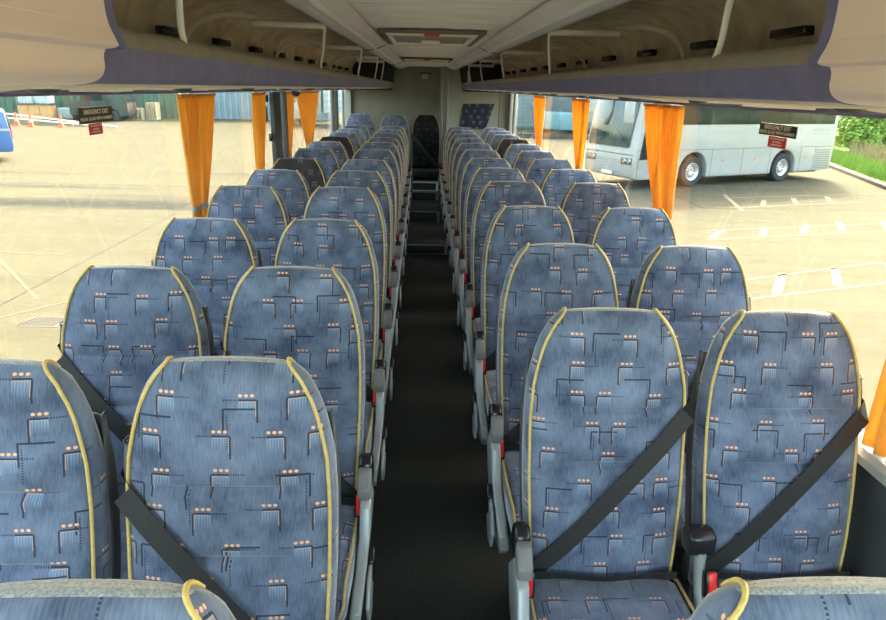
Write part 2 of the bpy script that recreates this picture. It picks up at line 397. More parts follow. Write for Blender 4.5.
# unseen front bulkhead behind the camera; windscreen enlarged and moved closer to brighten near seats
fw = MB(); fw.b2(-WX, WX, Y0-.05, Y0, 0, .35); fw.b2(-WX, WX, Y0-.05, Y0, 2.17, 2.25)
tag(fw.build('wall_front', M['wall']), kind='structure')
wn = 0
def window(x0, x1, y0, y1, z0, z1):
    global wn; wn += 1
    o = box('window_%d' % wn, M['glass'], x0, x1, y0, y1, z0, z1); tag(o, kind='structure'); return o
window(-WX, WX, Y0-.03, Y0-.024, .35, 2.17).data.materials[0] = M['clear']
PL = [-.98, -.1, 1.62, 3.56, 4.92, 5.55, 6.95, 9.0, 10.22]
PR = [-.98, -.1, 1.60, 3.585, 5.40, 7.42, 9.3, 10.08]
for s, P, ye in ((-1, PL, YL), (1, PR, YL)):
    pts = P+[ye]
    for a, b_ in zip(pts, pts[1:]):
        q = window(s*1.232, s*1.238, a+.02, b_-.02, .80, 1.74)
        if b_ < 0: q.data.materials[0] = M['clear']  # unseen front panes left untinted to let more daylight onto the near seats
def cove_z(s, y): return 1.694-(.0068 if s < 0 else .0058)*max(0, y-1.0)   # underside of the rack cove at the wall
def pillar(s, y, wdt, m='post', depth=.008):
    global trimn; trimn += 1
    return tag(box('trim_%d' % trimn, M[m], s*(1.2245), s*(1.22-depth), y-wdt/2, y+wdt/2, .8205, (cove_z(s, y+wdt/2)-.003 if y > 1 else 1.69), None, .003), kind='structure')
trimn = 11
for y in (-.97, -.1, 1.62, 3.56, 4.92): pillar(-1, y, .045)
pillar(-1, 5.50, .25, 'post', .03); pillar(-1, 5.78, .06, 'shell', .045)
pillar(-1, 6.95, .05); pillar(-1, 9.02, .30, 'sill', .02); pillar(-1, 9.40, .10, 'post', .03)
pillar(-1, 10.22, .12, 'sill', .02)
for y in (-.97, -.1, 1.60, 3.585, 5.40, 7.42): pillar(1, y, .045)
pillar(1, 9.6, .16, 'sill', .02); pillar(1, 10.0, .26, 'sill', .03)
tag(box('wall_return', M['wallp'], -WX, -1.13, 10.52, 10.6, 0, 1.62), kind='structure')
tag(box('wall_corner', M['wallp'], 1.19, WX, 10.08, 10.12, 0, 1.62), kind='structure')

# ================================================================== overhead racks, rails, front panels
def bez(pts, n=6):
    """Catmull-Rom through 2-D points"""
    out = []
    P = [pts[0]]+list(pts)+[pts[-1]]
    for i in range(1, len(P)-2):
        p0, p1, p2, p3 = P[i-1], P[i], P[i+1], P[i+2]
        for k in range(n):
            t = k/n
            out.append(tuple(.5*((2*p1[j])+(-p0[j]+p2[j])*t+(2*p0[j]-5*p1[j]+4*p2[j]-p3[j])*t*t+(-p0[j]+3*p1[j]-3*p2[j]+p3[j])*t**3) for j in (0, 1)))
    out.append(tuple(pts[-1])); return out
def mir(p, s): return [(s*x, z) for x, z in p]
for s, side in ((-1, 'left'), (1, 'right')):
    ya, yb = (1.0 if s < 0 else .955), (10.56 if s < 0 else 10.08)
    yk = ya+.028
    R = empty('luggage_rack', (0, 0, 0))
    tag(R, 'open overhead luggage rack with purple carpet edge along the %s side windows' % side, 'luggage rack', 'overhead luggage racks')
    face = bez([(.560, 1.738), (.530, 1.738), (.514, 1.741), (.505, 1.75), (.501, 1.768), (.499, 1.79)], 4)
    bk = [(.507, 1.79), (.512, 1.77), (.519, 1.752), (.53, 1.747), (.56, 1.745)]
    MB().prism(mir(face+bk, s), 'y', yk, yb-.032).build('carpet_edge', M['purple'], R, 0, True)
    lip = [(.499, 1.790), (.503, 1.806), (.512, 1.818), (.527, 1.821), (.534, 1.812), (.540, 1.79), (.512, 1.785)]
    MB().prism(mir(lip, s), 'y', yk, yb-.032).build('grey_lip', M['racklip'], R, 0, True)
    # tray interior, gently scalloped
    prof = bez([(.536, 1.80), (.60, 1.795), (.80, 1.80), (1.0, 1.825), (1.075, 1.87), (1.10, 1.94), (1.05, 2.02), (.92, 2.07), (.72, 2.075), (.55, 2.04), (.470, 1.998)], 4)
    mb = MB(); ys = [yk+(yb-.032-yk)*i/160 for i in range(161)]; n = len(prof); vs = []
    for y in ys:
        k = .5-.5*math.cos(2*math.pi*(y-.35)/1.8)
        for i, (x, z) in enumerate(prof):
            t = i/(n-1); q = math.sin(math.pi*min(1, max(0, (t-.25)/.6)))*.028*(1-k)**3
            vs.append((s*(x-q), y, z-q*.5))
    mb.add(vs, [(j*n+i, j*n+i+1, (j+1)*n+i+1, (j+1)*n+i) for j in range(160) for i in range(n-1)])
    mb.build('tray', M['rackin'], R, 0, True, .006)
    # underside with slightly rippled panel
    mb = MB(); vs = []; nn = 6; ys = [yk+(yb-.032-yk)*i/200 for i in range(201)]
    for y in ys:
        for i in range(nn+1):
            x = lerp(.555, 1.222, i/nn); vs.append((s*x, y, 1.737-.031*i/nn+.0045*math.sin(y*9+x*23)*math.sin(y*3.1+1)*math.sin(math.pi*i/nn)))
    mb.add(vs, [(j*(nn+1)+i, j*(nn+1)+i+1, (j+1)*(nn+1)+i+1, (j+1)*(nn+1)+i) for j in range(200) for i in range(nn)])
    mb.build('underside_panel', M['under'], R, 0, True, .006)
    for y in (1.35, 2.06, 2.78, 3.5, 4.22, 4.94, 5.66, 6.38, 7.1, 7.82, 8.54):
        MB().lathe([(.0, 0), (.024, 0), (.027, -.006), (.02, -.012), (0, -.012)], (s*.72, y-.1, 1.731), 'z', 12).build('reading_light', M['shell'], R, 0, True)
        MB().box((s*.86, y+.1, 1.720), (.09, .16, .012)).build('air_vent', M['purple'], R, .003)
    box('cove_trim', M['purple'], s*1.19, s*1.2245, yk, yb-.032, 1.694, 1.704, R, .003)
    # slots
    for k in range(10):
        y = 2.88+.72*k if s < 0 else 2.83+.72*k
        if k == 0: pass
        MB().box((s*1.058, y, 1.925), (.04, .20, .026)).build('slot', M['black'], R, .004)
    MB().box((s*1.058, 2.16, 1.925), (.04, .20, .026)).build('slot', M['black'], R, .004)
    # rear end cap
    MB().prism(mir([(.462, 1.985), (.475, 1.90), (.499, 1.80), (.502, 1.74), (.53, 1.70), (1.22, 1.70), (1.22, 2.1), (.5, 2.1)], s), 'y', yb-.03, yb+.02).build('end_cap', M['black'], R)
    # straps + rib frames
    for k, y in enumerate((1.40, 3.20, 5.0, 6.72, 7.75) if s < 0 else (1.40, 3.20, 5.0, 6.78, 8.4)):
        pts = bez([(.516, 1.808), (.506, 1.84), (.489, 1.89), (.476, 1.945), (.468, 1.985)], 4)
        dy = -.20
        mb = MB(); mb.tube([(s*x, y+dy*i/(len(pts)-1), z) for i, (x, z) in enumerate(pts)], .0062, 8, .6)
        mb.build('strap', M['rail'], R, 0, True)
        if k > 0:
            yy = y+dy
            mb = MB(); mb.box((s*.615, yy, 1.965), (.285, .07, .022)); mb.build('bracket', M['rail'], R, .006)
            arc = bez([(.74, 1.985), (.86, 1.995), (.97, 1.97), (1.03, 1.92), (1.045, 1.86), (1.04, 1.82)], 5)
            MB().tube([(s*x, yy, z) for x, z in arc], .011, 8).build('rib', M['rail'], R, 0, True)
    R.rotation_euler = (0, 0, 0)
    if s > 0:
        h = box('hammer_holder', M['rail'], .497, .512, 8.62, 8.76, 1.80, 1.93, R, .004)
        box('hammer', M['signred'], .490, .4965, 8.65, 8.73, 1.82, 1.90, h, .003)
    sl = .0068 if s < 0 else .0058      # the rack falls slightly towards the rear
    def drop(o):
        if o.type == 'MESH':
            for v in o.data.vertices: v.co.z -= sl*max(0, v.co.y-1.0)*min(1, max(0, (1.99-v.co.z)/.15))
        for c_ in o.children: drop(c_)
    drop(R)
    # light rail
    L = empty('light_rail', (0, 0, 0)); tag(L, 'long rounded cream light rail at the inner edge of the %s luggage rack' % side, 'light rail', 'ceiling light rails')
    rp = bez([(.452, 1.9705), (.447, 1.958), (.425, 1.945), (.395, 1.940), (.355, 1.946), (.315, 1.957), (.288, 1.968), (.283, 1.9705)], 4)
    MB().prism(mir(rp, s), 'y', Y0, yb-.02).build('rail', M['rail'], L, 0, True)
    ridge = bez([(.37, 1.947), (.362, 1.940), (.35, 1.9405), (.338, 1.952)], 3)
    MB().prism(mir(ridge, s), 'y', Y0, yb-.02).build('ridge', M['rail'], L, 0, True)
    for yy in (.9, 4.45, 7.9):
        MB().tube([(s*x, yy+.04*math.sin(i*.25), z-.0015) for i, (x, z) in enumerate(rp[4:-4])], .003, 6).build('joint', M['shell'], L, 0, True)
    # closed front panel (nearer the camera)
    P_ = empty('overhead_panel', (0, 0, 0)); tag(P_, 'smooth beige overhead panel with purple trimmed end at the front %s of the coach' % side, 'overhead panel', 'beige overhead panels')
    sp_ = bez([(.46, 1.975), (.482, 1.93), (.489, 1.88), (.490, 1.84), (.487, 1.815), (.479, 1.795), (.4775, 1.789), (.483, 1.786)], 4)+\
        bez([(.496, 1.784), (.4995, 1.775), (.500, 1.760), (.506, 1.748), (.520, 1.740), (.545, 1.736), (.62, 1.732), (1.205, 1.706)], 5)
    sp2 = [(x+.018, z+.012) for x, z in sp_][::-1]
    MB().prism(mir(sp_+sp2, s), 'y', Y0, ya).build('panel', M['beige'], P_, 0, True)
    MB().prism(mir([(x-.0005, z) for x, z in sp_]+sp2, s), 'y', ya, ya+.026).build('end_trim', M['purple'], P_, 0, True)
    MB().tube([(s*.4895, Y0, 1.815), (s*.4895, ya-.02, 1.815)], .0035, 8).build('groove_bead', M['beige'], P_, 0, True)
# small dark round fitting under left rack
o = MB().lathe([(0, 0), (.03, 0), (.034, -.015), (.026, -.03), (0, -.04)], (-1.0, 5.25, 1.671), 'z', 14).build('dome_fitting', M['steel'], None, 0, True)
tag(o, 'small dark dome fitting hanging under the left luggage rack by the door post', 'fitting')

# ceiling hatches and lamp
def hatch(y0, y1, x0, x1, label):
    H = empty('roof_hatch', ((x0+x1)/2, (y0+y1)/2, 1.972)); tag(H, label, 'roof hatch', 'ceiling roof hatches')
    cx = (x1-x0)/2; cy = (y1-y0)/2
    def ring(ax, ay, bx, by, z0, z1):
        m = MB(); m.b2(-ax, ax, -ay, -by, z0, z1); m.b2(-ax, ax, by, ay, z0, z1); m.b2(-ax, -bx, -by, by, z0, z1); m.b2(bx, ax, -by, by, z0, z1); return m
    ring(cx, cy, cx-.035, cy-.05, -.010, .006).build('rim', M['hatch'], H, .003)
    ring(cx-.035, cy-.05, cx-.055, cy-.14, -.016, .006).build('inner_frame', M['hatchw'], H, .004)
    box('panel', M['hatchp'], -(cx-.055), cx-.055, -(cy-.14), cy-.14, -.004, .004, H)
    box('handle', M['rail'], -.05, .05, .10, .16, -.020, -.004, H, .005)
    box('latch', M['signred'], -.035, .035, -cy+.02, -cy+.075, -.020, -.010, H, .004)
hatch(3.22, 4.25, -.265, .225, 'larger cream framed roof hatch with a red latch in the front of the ceiling')
hatch(6.7, 7.55, -.27, .225, 'further roof hatch with cream frame near the rear wall')
o = box('ceiling_lamp', M['rail'], -.15, .07, 4.50, 4.70, 1.958, 1.978, None, .006); tag(o, 'slim rectangular ceiling lamp just behind the larger roof hatch', 'lamp')
# small white sign on the rear wall
sg = box('wall_sign', M['cream'], -.068, .020, YL-.016, YL-.001, 1.815, 1.875, None, .006); tag(sg, 'small white sign with dark letters high on the grey rear wall', 'sign')
text_mesh('lettering', 'WC', .045, M['signblack'], sg, (-.024, YL-.0165, 1.843), (1, 0, 0), (0, 0, 1))

# dark padded panel on partition
uv_panel = [(.535, 1.485), (.985, 1.495), (.870, 1.13), (.49, 1.15)]
mb = MB().prism(uv_panel, 'y', YR-.05, YR-.012); o = mb.build('padded_panel', M['seatblack'], None, .012)
me = o.data; uvl = me.uv_layers.new(name='UVMap')
for lp in me.loops:
    c = me.vertices[lp.vertex_index].co; uvl.data[lp.index].uv = (c.x*1.0, c.z*1.0)
o.data.materials[0] = M['panelblue'] = fabric('padded_panel_cloth', (.02, .026, .05), (.04, .05, .09), 1.0, (.6, .6, .6))
tag(o, 'dark navy slanted padded panel fixed on the pale partition behind the right seats', 'panel')

# ================================================================== SEATS
WT = [(.40, .193), (.47, .195), (.60, .203), (.75, .210), (.90, .211), (1.0, .205), (1.08, .188), (1.13, .170), (1.165, .149), (1.185, .131), (1.195, .120)]
YF = [(.40, -.172), (.47, -.175), (.56, -.163), (.66, -.143), (.80, -.108), (.92, -.082), (1.0, -.065), (1.145, -.034)]
TH = [(.40, .11), (.60, .115), (.80, .112), (1.0, .100), (1.145, .082)]
def front_y(x, z):
    yf = smooth_pw(YF, z); w_ = smooth_pw(WT, z, .012); q = min(1, abs(x)/max(w_, .01))
    return yf + .016*q**4 - .006*(1-q*q)
def backrest_mesh():
    zs = [.40+.03*i for i in range(25)]   # .40 .. 1.12
    for zc in (.94, .79):
        zs += [zc-.012, zc-.006, zc, zc+.006, zc+.012]
    zs = sorted(set(round(z, 4) for z in zs if z <= 1.145)) + [1.145]
    zs = sorted(set(zs)); lev = [(z, None) for z in zs]+[(1.145+.05*math.sin(math.radians(a)), math.radians(a)) for a in (15, 30, 45, 60, 72, 82, 90)]
    NU = 18; NS = 4; verts = []; uvs = []; rings = []
    arc = 0; prevp = None
    for z, th in lev:
        w_ = smooth_pw(WT, z, .012); z0 = min(z, 1.145); yf = smooth_pw(YF, z0); t = smooth_pw(TH, z0)
        if th is not None:
            yc = yf+t/2+.004; hf = t/2*math.cos(th); yf = lerp(yc-hf, 0, 0)+.010*math.sin(th)*0; yr = yc+hf
            yf = yc-hf
        else: yr = yf+t
        cur = (yf, z)
        if prevp: arc += math.hypot(cur[0]-prevp[0], cur[1]-prevp[1])
        prevp = cur
        ring = []
        crease = 0
        for zc in (.94, .79): crease += .015*math.exp(-((z-zc)/.007)**2) - .006*math.exp(-((z-zc+.012)/.008)**2)
        topf = 1 if th is None else math.cos(th)
        for i in range(NU+1):
            q = -1+2*i/NU; x = q*w_
            y = yf + (.016*abs(q)**4-.006*(1-q*q))*topf + crease*max(0, 1-abs(q)**3*1.6)
            zz = z + (.007*(1-q*q) if th is not None else 0)*math.sin(th or 0)
            ring.append(((x, y, zz), (x, arc)))
        for i in range(1, NS+1):       # right flank
            a = i/(NS+1); y = lerp(yf+.016*topf, yr-.008*topf, a); x = w_+.013*math.sin(math.pi*a)*(.4+.6*topf)
            ring.append(((x, y, z), (w_+.03*a+t*a, arc)))
        NB = 8
        for i in range(NB+1):
            q = 1-2*i/NB; ring.append(((q*w_*.98, yr-.010*abs(q)**3*topf+.0, z+(.007*(1-q*q) if th is not None else 0)*math.sin(th or 0)), (.5+q*w_, arc)))
        for i in range(NS, 0, -1):
            a = i/(NS+1); y = lerp(yf+.016*topf, yr-.008*topf, a); x = -w_-.013*math.sin(math.pi*a)*(.4+.6*topf)
            ring.append(((x, y, z), (-w_-.03*a-t*a, arc)))
        rings.append(ring)
    n = len(rings[0]); faces = []; mi = []
    for r in rings:
        for p, u in r: verts.append(p); uvs.append(u)
    for j in range(len(rings)-1):
        for i in range(n):
            faces.append((j*n+i, j*n+(i+1) % n, (j+1)*n+(i+1) % n, (j+1)*n+i))
            z, th = lev[j]
            isrear = NU+NS < i < NU+NS+8+1
            mi.append(1 if (th is not None and math.degrees(th) >= (58 if isrear else 70)) else 0)
    faces.append(tuple(range(n))[::-1]); mi.append(0)
    top = (len(rings)-1)*n
    # close the thin top ring
    faces.append(tuple(top+i for i in range(n))); mi.append(1)
    me = bpy.data.meshes.new('backrest'); me.from_pydata(verts, [], faces)
    ul = me.uv_layers.new(name='UVMap')
    for p in me.polygons:
        p.material_index = mi[p.index]; p.use_smooth = True
        for li in p.loop_indices:
            ul.data[li].uv = uvs[me.loops[li].vertex_index]
    bm = bmesh.new(); bm.from_mesh(me); bmesh.ops.recalc_face_normals(bm, faces=bm.faces); bm.to_mesh(me); bm.free()
    edges = []
    for k in (0, NU):
        path = []
        for j, (z, th) in enumerate(lev):
            x, y, zz = rings[j][k][0]; sgn = -1 if k == 0 else 1
            path.append((x+sgn*.0005, y-.003*(1 if th is None else math.cos(th)), zz+(.003*math.sin(th) if th else 0)))
        # over the top to the rear
        x, y, zz = rings[-1][k][0]
        for j in range(len(lev)-2, len(lev)-7, -1):
            i = NU+NS+1+8 if k == 0 else NU+NS+1
            q = rings[j][i][0]; path.append((lerp(x, q[0], .5), q[1]+.003, q[2]+.002))
        edges.append(path)
    return me, edges
BACK, EDGES = backrest_mesh()
PIPE = [MB().tube(e, .0040, 7) for e in EDGES]

def cushion_mesh(w_=.214):
    verts = []; uvs = []; n = 28; lev = []
    ysec = [(-.165, .055, .0), (-.18, .068, 0), (-.30, .070, .004), (-.42, .066, .006), (-.52, .060, .006), (-.56, .054, .002), (-.585, .040, -.006), (-.597, .02, -.014)]
    faces = []
    for y, h, dz in ysec:
        hw = w_*(1 if y > -.5 else (.985 if y > -.57 else .95))
        for k in range(n):
            a = 2*math.pi*k/n; c, s_ = math.cos(a), math.sin(a)
            x = hw*math.copysign(abs(c)**.35, c); z = .405+dz+h*math.copysign(abs(s_)**.45, s_)
            if s_ > 0: z -= .008*(1-abs(c))**1
            verts.append((x, y, z)); uvs.append((x+.7+(0 if s_ > 0 else .6), y+.2*(z-.4)))
    for j in range(len(ysec)-1):
        for k in range(n): faces.append((j*n+k, j*n+(k+1) % n, (j+1)*n+(k+1) % n, (j+1)*n+k))
    faces.append(tuple(range(n))); faces.append(tuple((len(ysec)-1)*n+k for k in range(n))[::-1])
    me = bpy.data.meshes.new('seat_cushion'); me.from_pydata(verts, [], faces); ul = me.uv_layers.new(name='UVMap')
    for p in me.polygons:
        p.use_smooth = True
        for li in p.loop_indices: ul.data[li].uv = uvs[me.loops[li].vertex_index]
    bm = bmesh.new(); bm.from_mesh(me); bmesh.ops.recalc_face_normals(bm, faces=bm.faces); bm.to_mesh(me); bm.free()
    pipes = []
    for sgn in (-1, 1):
        pipes.append([(sgn*(w_-.004)*(1 if y > -.5 else .98), y, .405+dz+h*.88) for y, h, dz in ysec[:-1]]+[(sgn*.19, -.6, .39), (sgn*.188, -.598, .35)])
    return me, pipes
CUSH, CPIPES = cushion_mesh()

def ribbon(path, wdirs, wd, th=.0016):
    mb = MB(); vs = []; n = len(path)
    for i, (p, wv) in enumerate(zip(path, wdirs)):
        p = Vector(p); wv = Vector(wv).normalized(); tg = (Vector(path[min(i+1, n-1)])-Vector(path[max(i-1, 0)])).normalized(); nn = tg.cross(wv).normalized()
        for a, c in ((-1, -1), (1, -1), (1, 1), (-1, 1)): vs.append(p+wv*wd/2*a+nn*th/2*c)
    fs = [(i*4+k, i*4+(k+1) % 4, (i+1)*4+(k+1) % 4, (i+1)*4+k) for i in range(n-1) for k in range(4)]+[(3, 2, 1, 0), tuple((n-1)*4+k for k in range(4))]
    return mb.add(vs, fs)

def make_seat(ws, aisle, cloth='seat', gus='gusset', arms=True):
    """ws: +1 when the window is on the +x side; faces -y"""
    R = empty('coach_seat')
    bme = BACK.copy(); b = link('backrest', bme, [M[cloth], M[gus]], R)
    for p in PIPE: MB().add(p.v, p.f).build('piping', M['piping'], b, 0, True)
    cme = CUSH.copy(); c = link('cushion', cme, M[cloth], R)
    for e in CPIPES: MB().tube(e, .004, 7).build('piping', M['piping'], c, 0, True)
    # rear shell wrapping round the sides
    vs = []; zs = [.38+.04*i for i in range(18)]; n = 0
    for z in zs:
        w_ = smooth_pw(WT, z, .012)+.005; yf = smooth_pw(YF, z); t = smooth_pw(TH, z); row = []
        for q in (-1, -1, -1, -.9, -.5, 0, .5, .9, 1, 1, 1): row.append(q*(w_+.005 if abs(q) == 1 else w_))
        y0 = yf+t*.66 if z < .98 else lerp(yf+t*.66, yf+t, (z-.98)/.08)
        yy = [y0, y0+.02, yf+t+.004, yf+t+.014, yf+t+.018, yf+t+.020, yf+t+.018, yf+t+.014, yf+t+.004, y0+.02, y0]
        vs += [(x, y, z) for x, y in zip(row, yy)]; n = len(row)
    MB().add(vs, [(j*n+i, j*n+i+1, (j+1)*n+i+1, (j+1)*n+i) for j in range(len(zs)-1) for i in range(n-1)]).build('back_shell', M['shell'], R, 0, True, .006)
    # belt guide on the window side
    g_ = MB().prism([(-.060, .86), (-.064, .90), (-.054, .98), (-.036, 1.025), (-.018, 1.025), (-.016, .98), (-.024, .87)], 'x', ws*.205, ws*.219).build('belt_guide', M['shell'], R, .005)
    MB().tube([(ws*(.213+.007*math.cos(a)), -.028+.012*math.sin(a), 1.026+.003*math.sin(a)) for a in [i*math.pi/6 for i in range(13)]], .0022, 6).build('guide_ring', M['steel'], g_, 0, True)
    # shoulder belt
    A = Vector((ws*.217, 0, .925)); B = Vector((-ws*.195, 0, .485)); path = []; wd = []
    dirv = (B-A).normalized(); perp = Vector((-dirv.z, 0, dirv.x))
    path.append((ws*.220, front_y(.2, .98)+.045, .955)); wd.append((0, -.3, 1))
    path.append((ws*.220, front_y(.2, .95)+.012, .938)); wd.append((ws*.2, -.2, 1))
    N = 16
    for i in range(N+1):
        t = i/N; p = A.lerp(B, t)
        y = front_y(p.x, p.z)-.010
        ch = lerp(front_y(A.x, A.z)-.012, front_y(B.x, B.z)-.016, t); y = min(y, ch)
        path.append((p.x, y, p.z)); wd.append(perp)
    sb = ribbon(path, wd, .052).build('shoulder_belt', M['belt'], R, 0, True)
    # lap belt across the crease
    lp = []; lw = []
    for i in range(13):
        t = i/12; x = lerp(-ws*.20, ws*.205, t); lp.append((x, -.186-.010*math.sin(math.pi*t), .484+.004*math.sin(3*t*math.pi))); lw.append((0, -.55, 1) if .1 < t < .9 else (0, -.2, 1))
    ribbon(lp, lw, .030).build('lap_belt', M['belt'], R, 0, True)
    # buckle on the aisle side
    bx = -ws*.222
    bk = MB().prism([(-.225, .49), (-.255, .475), (-.275, .485), (-.278, .520), (-.262, .558), (-.240, .550)], 'x', bx-.017, bx+.017).build('belt_buckle', M['black'], R, .004)
    MB().prism([(-.277, .492), (-.2815, .520), (-.266, .557), (-.256, .557), (-.270, .520), (-.268, .492)], 'x', bx-.011, bx+.011).build('release_button', M['red'], bk, .002)
    # armrest on the aisle side
    if not arms: pass
    elif aisle:
        ax = -ws*.238
        ar = MB().prism([(-.175, .655), (-.155, .60), (-.17, .57), (-.235, .575), (-.245, .60), (-.243, .65), (-.215, .672)], 'x', ax-.021, ax+.021).build('armrest', M['black'], R, .010)
        MB().prism([(-.24, .645), (-.235, .60), (-.275, .560), (-.305, .565), (-.305, .60), (-.27, .643)], 'x', ax-.020, ax+.020).build('armrest_pad', M['taupe'], ar, .008)
        out = [(-.22, .575), (-.15, .50), (-.13, .36), (-.15, .24), (-.22, .20), (-.36, .20), (-.46, .235), (-.53, .30), (-.525, .35), (-.48, .385), (-.41, .41), (-.345, .47), (-.315, .55), (-.26, .58)]
        sx = -ws*.232
        pn = MB().prism(out, 'x', sx+ws*.006, sx-ws*.026).build('side_panel', M['silver'], R, .007, seg=3)
        for o_ in (pn,):
            for v in o_.data.vertices: v.co.x += ws*max(0, .47-v.co.z)*.10
        ins = [(-.36, .40), (-.33, .30), (-.38, .24), (-.46, .26), (-.49, .33), (-.44, .385)]
        MB().prism(ins, 'x', sx-ws*.022, sx-ws*.034).build('recline_cover', M['silver'], pn, .006, seg=3)
        MB().prism([(-.335, .43), (-.375, .405), (-.385, .34), (-.36, .335), (-.34, .37)], 'x', sx-ws*.02, sx-ws*.040).build('recline_lever', M['black'], pn, .005)
    else:
        ax = -ws*.242
        ar = MB().prism([(-.170, .645), (-.155, .60), (-.17, .575), (-.225, .578), (-.235, .60), (-.232, .642), (-.205, .653)], 'x', ax-.036, ax+.036).build('armrest', M['black'], R, .010)
        stem = bez([(-.215, .59), (-.225, .53), (-.245, .47), (-.27, .42), (-.31, .375), (-.36, .35)], 4)
        MB().tube([(ax-ws*-.002, y, z) for y, z in stem], [.024-.006*math.sin(math.pi*i/(len(stem)-1)) for i in range(len(stem))], 10, .6).build('support_arm', M['silver'], ar, 0, True)
        MB().prism([(-.25, .33), (-.40, .325), (-.40, .36), (-.30, .385)], 'x', ax-.028, ax+.028).build('support_foot', M['silver'], ar, .006)
    # base frame and pedestal
    MB().b2(-.20, .20, -.50, -.15, .30, .335).build('base_frame', M['steel'], R, .006)
    lg = MB().prism([(-.46, .30), (-.18, .30), (-.22, .02), (-.20, 0), (-.46, 0), (-.44, .02)], 'x', -.03, .03)
    lg.build('pedestal', M['steel'], R, .005)
    return R
# (y, height) of every row, measured per side; row 0 is nearest the camera
YLr = [.635, 1.282, 2.009, 2.740, 3.429, 4.164, 4.867, 5.702, 6.369, 7.056, 7.777, 8.485, 9.205]
ZLr = [-.569, -.549, -.548, -.54, -.508, -.516, -.522, -.526, -.525, -.534, -.536, -.544, -.55]
YRr = [.62, 1.673, 2.339, 3.064, 3.80, 4.515, 5.234, 5.947, 6.647, 7.393, 8.105, 8.817, 9.537]
ZRr = [-.553, -.559, -.535, -.524, -.512, -.521, -.531, -.534, -.536, -.544, -.547, -.553, -.558]
ORD = ['nearest', 'second', 'third', 'fourth', 'fifth', 'sixth', 'seventh', 'eighth', 'ninth', 'tenth', 'eleventh', 'twelfth', 'thirteenth']
proto = {}
def seat(side, pos, y, z, label, dark=None, raise_=0):
    ws = -1 if side == 'left' else 1
    arms = not (raise_ and pos != 'window'); key = (ws, pos == 'aisle', dark, arms)
    if key not in proto:
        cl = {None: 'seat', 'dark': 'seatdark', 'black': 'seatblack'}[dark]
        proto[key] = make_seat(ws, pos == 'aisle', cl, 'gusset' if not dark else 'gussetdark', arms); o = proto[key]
    else: o = copy_tree(proto[key])
    xl = (.455 if pos == 'aisle' else .940)
    if pos == 'centre': xl = 0
    o.location = (ws*xl if pos != 'centre' else .0, y+.008, raise_)
    o.scale = (.94 if pos == 'centre' else 1, 1, (1.75+z-raise_)/1.2025)
    tag(o, label, 'seat', 'blue coach seats' if not dark else 'dark coach seats')
    return o
for k in range(13):
    for side, Y, Z in (('left', YLr, ZLr), ('right', YRr, ZRr)):
        for pos in ('aisle', 'window'):
            if k == 0 and pos == 'window': continue
            if pos == 'aisle' and k == 0:
                lab = 'blue patterned coach seat cut off by the bottom %s corner of the photo' % side
            else:
                lab = 'blue patterned coach seat, %s %s column, %s row from the camera' % (side, pos, ORD[k])
            dark = None
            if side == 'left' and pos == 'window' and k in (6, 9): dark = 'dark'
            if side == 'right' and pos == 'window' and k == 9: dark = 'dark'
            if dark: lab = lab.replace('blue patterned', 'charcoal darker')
            dy = -.025 if pos == 'window' and side == 'left' else 0
            seat(side, pos, Y[k]+dy, Z[k], lab, dark)
seat('left', 'window', 9.95, -.43, 'raised blue coach seat at the rear left corner against the window', None, .12)
seat('left', 'aisle', 9.95, -.438, 'raised blue coach seat at the rear left beside the black centre seat', None, .12)
seat('left', 'centre', 9.97, -.425, 'black centre seat at the end of the aisle above the steps', 'black', .12)

# ================================================================== CURTAINS
def curtain(s, top, pin, bot, label, zb=.83, ph=0):
    zt = cove_z(s, top[1])-.005
    R = empty('curtain', (s*1.19, (top[0]+top[1])/2, zt))
    cy = (top[0]+top[1])/2
    ny = 44; zs = [zt-(zt-zb)*i/26 for i in range(27)]; vs = []
    zp = 1.125; npl = 5
    for z in zs:
        if z > zp:
            t = (zt-z)/(zt-zp); t = t**1.25; a = lerp(top[0], pin[0], t); b_ = lerp(top[1], pin[1], t)
        else:
            t = (zp-z)/(zp-zb); t = t**.7; a = lerp(pin[0], bot[0], t); b_ = lerp(pin[1], bot[1], t)
        for i in range(ny+1):
            q = i/ny; y = lerp(a, b_, q)
            amp = .0095+.004*abs(math.sin(3*z+ph))
            x = s*(1.19+amp*math.sin(2*math.pi*npl*q+ph+.8*math.sin(z*4))+0.0015*math.sin(31*q+ph*3))
            vs.append((x-s*1.19, y-cy, z-zt))
    n = ny+1
    MB().add(vs, [(j*n+i, j*n+i+1, (j+1)*n+i+1, (j+1)*n+i) for j in range(26) for i in range(ny)]).build('cloth', M['curtain'], R, 0, True, .0015)
    # tie band
    a, b_ = pin[0]-cy-.006, pin[1]-cy+.006; z = zp-zt
    pts = [(-.026, a), (.022, a), (.022, b_), (-.026, b_)]
    mb = MB(); path = []
    for i in range(25):
        an = 2*math.pi*i/24; path.append((.0165*math.cos(an), (a+b_)/2+(b_-a)/2*math.sin(an), z))
    ribbon(path, [(0, 0, 1)]*25, .028, .002).build('tie_band', M['silver'], R, 0, True)
    box('header', M['curtain'], -.008, .008, top[0]-cy+.004, top[1]-cy-.004, -.012, .002, R)
    tag(R, label, 'curtain', 'orange window curtains')
    return R
curtain(-1, (3.30, 3.54), (3.35, 3.44), (3.34, 3.445), 'orange curtain on the left windows, front half of the nearest pair', ph=.3)
curtain(-1, (3.58, 3.86), (3.46, 3.55), (3.46, 3.58), 'orange curtain on the left windows, rear half of the nearest pair', ph=1.9)
curtain(-1, (4.70, 5.10), (4.72, 4.90), (4.70, 4.93), 'narrow orange curtain on the left just before the grey door post', ph=2.6)
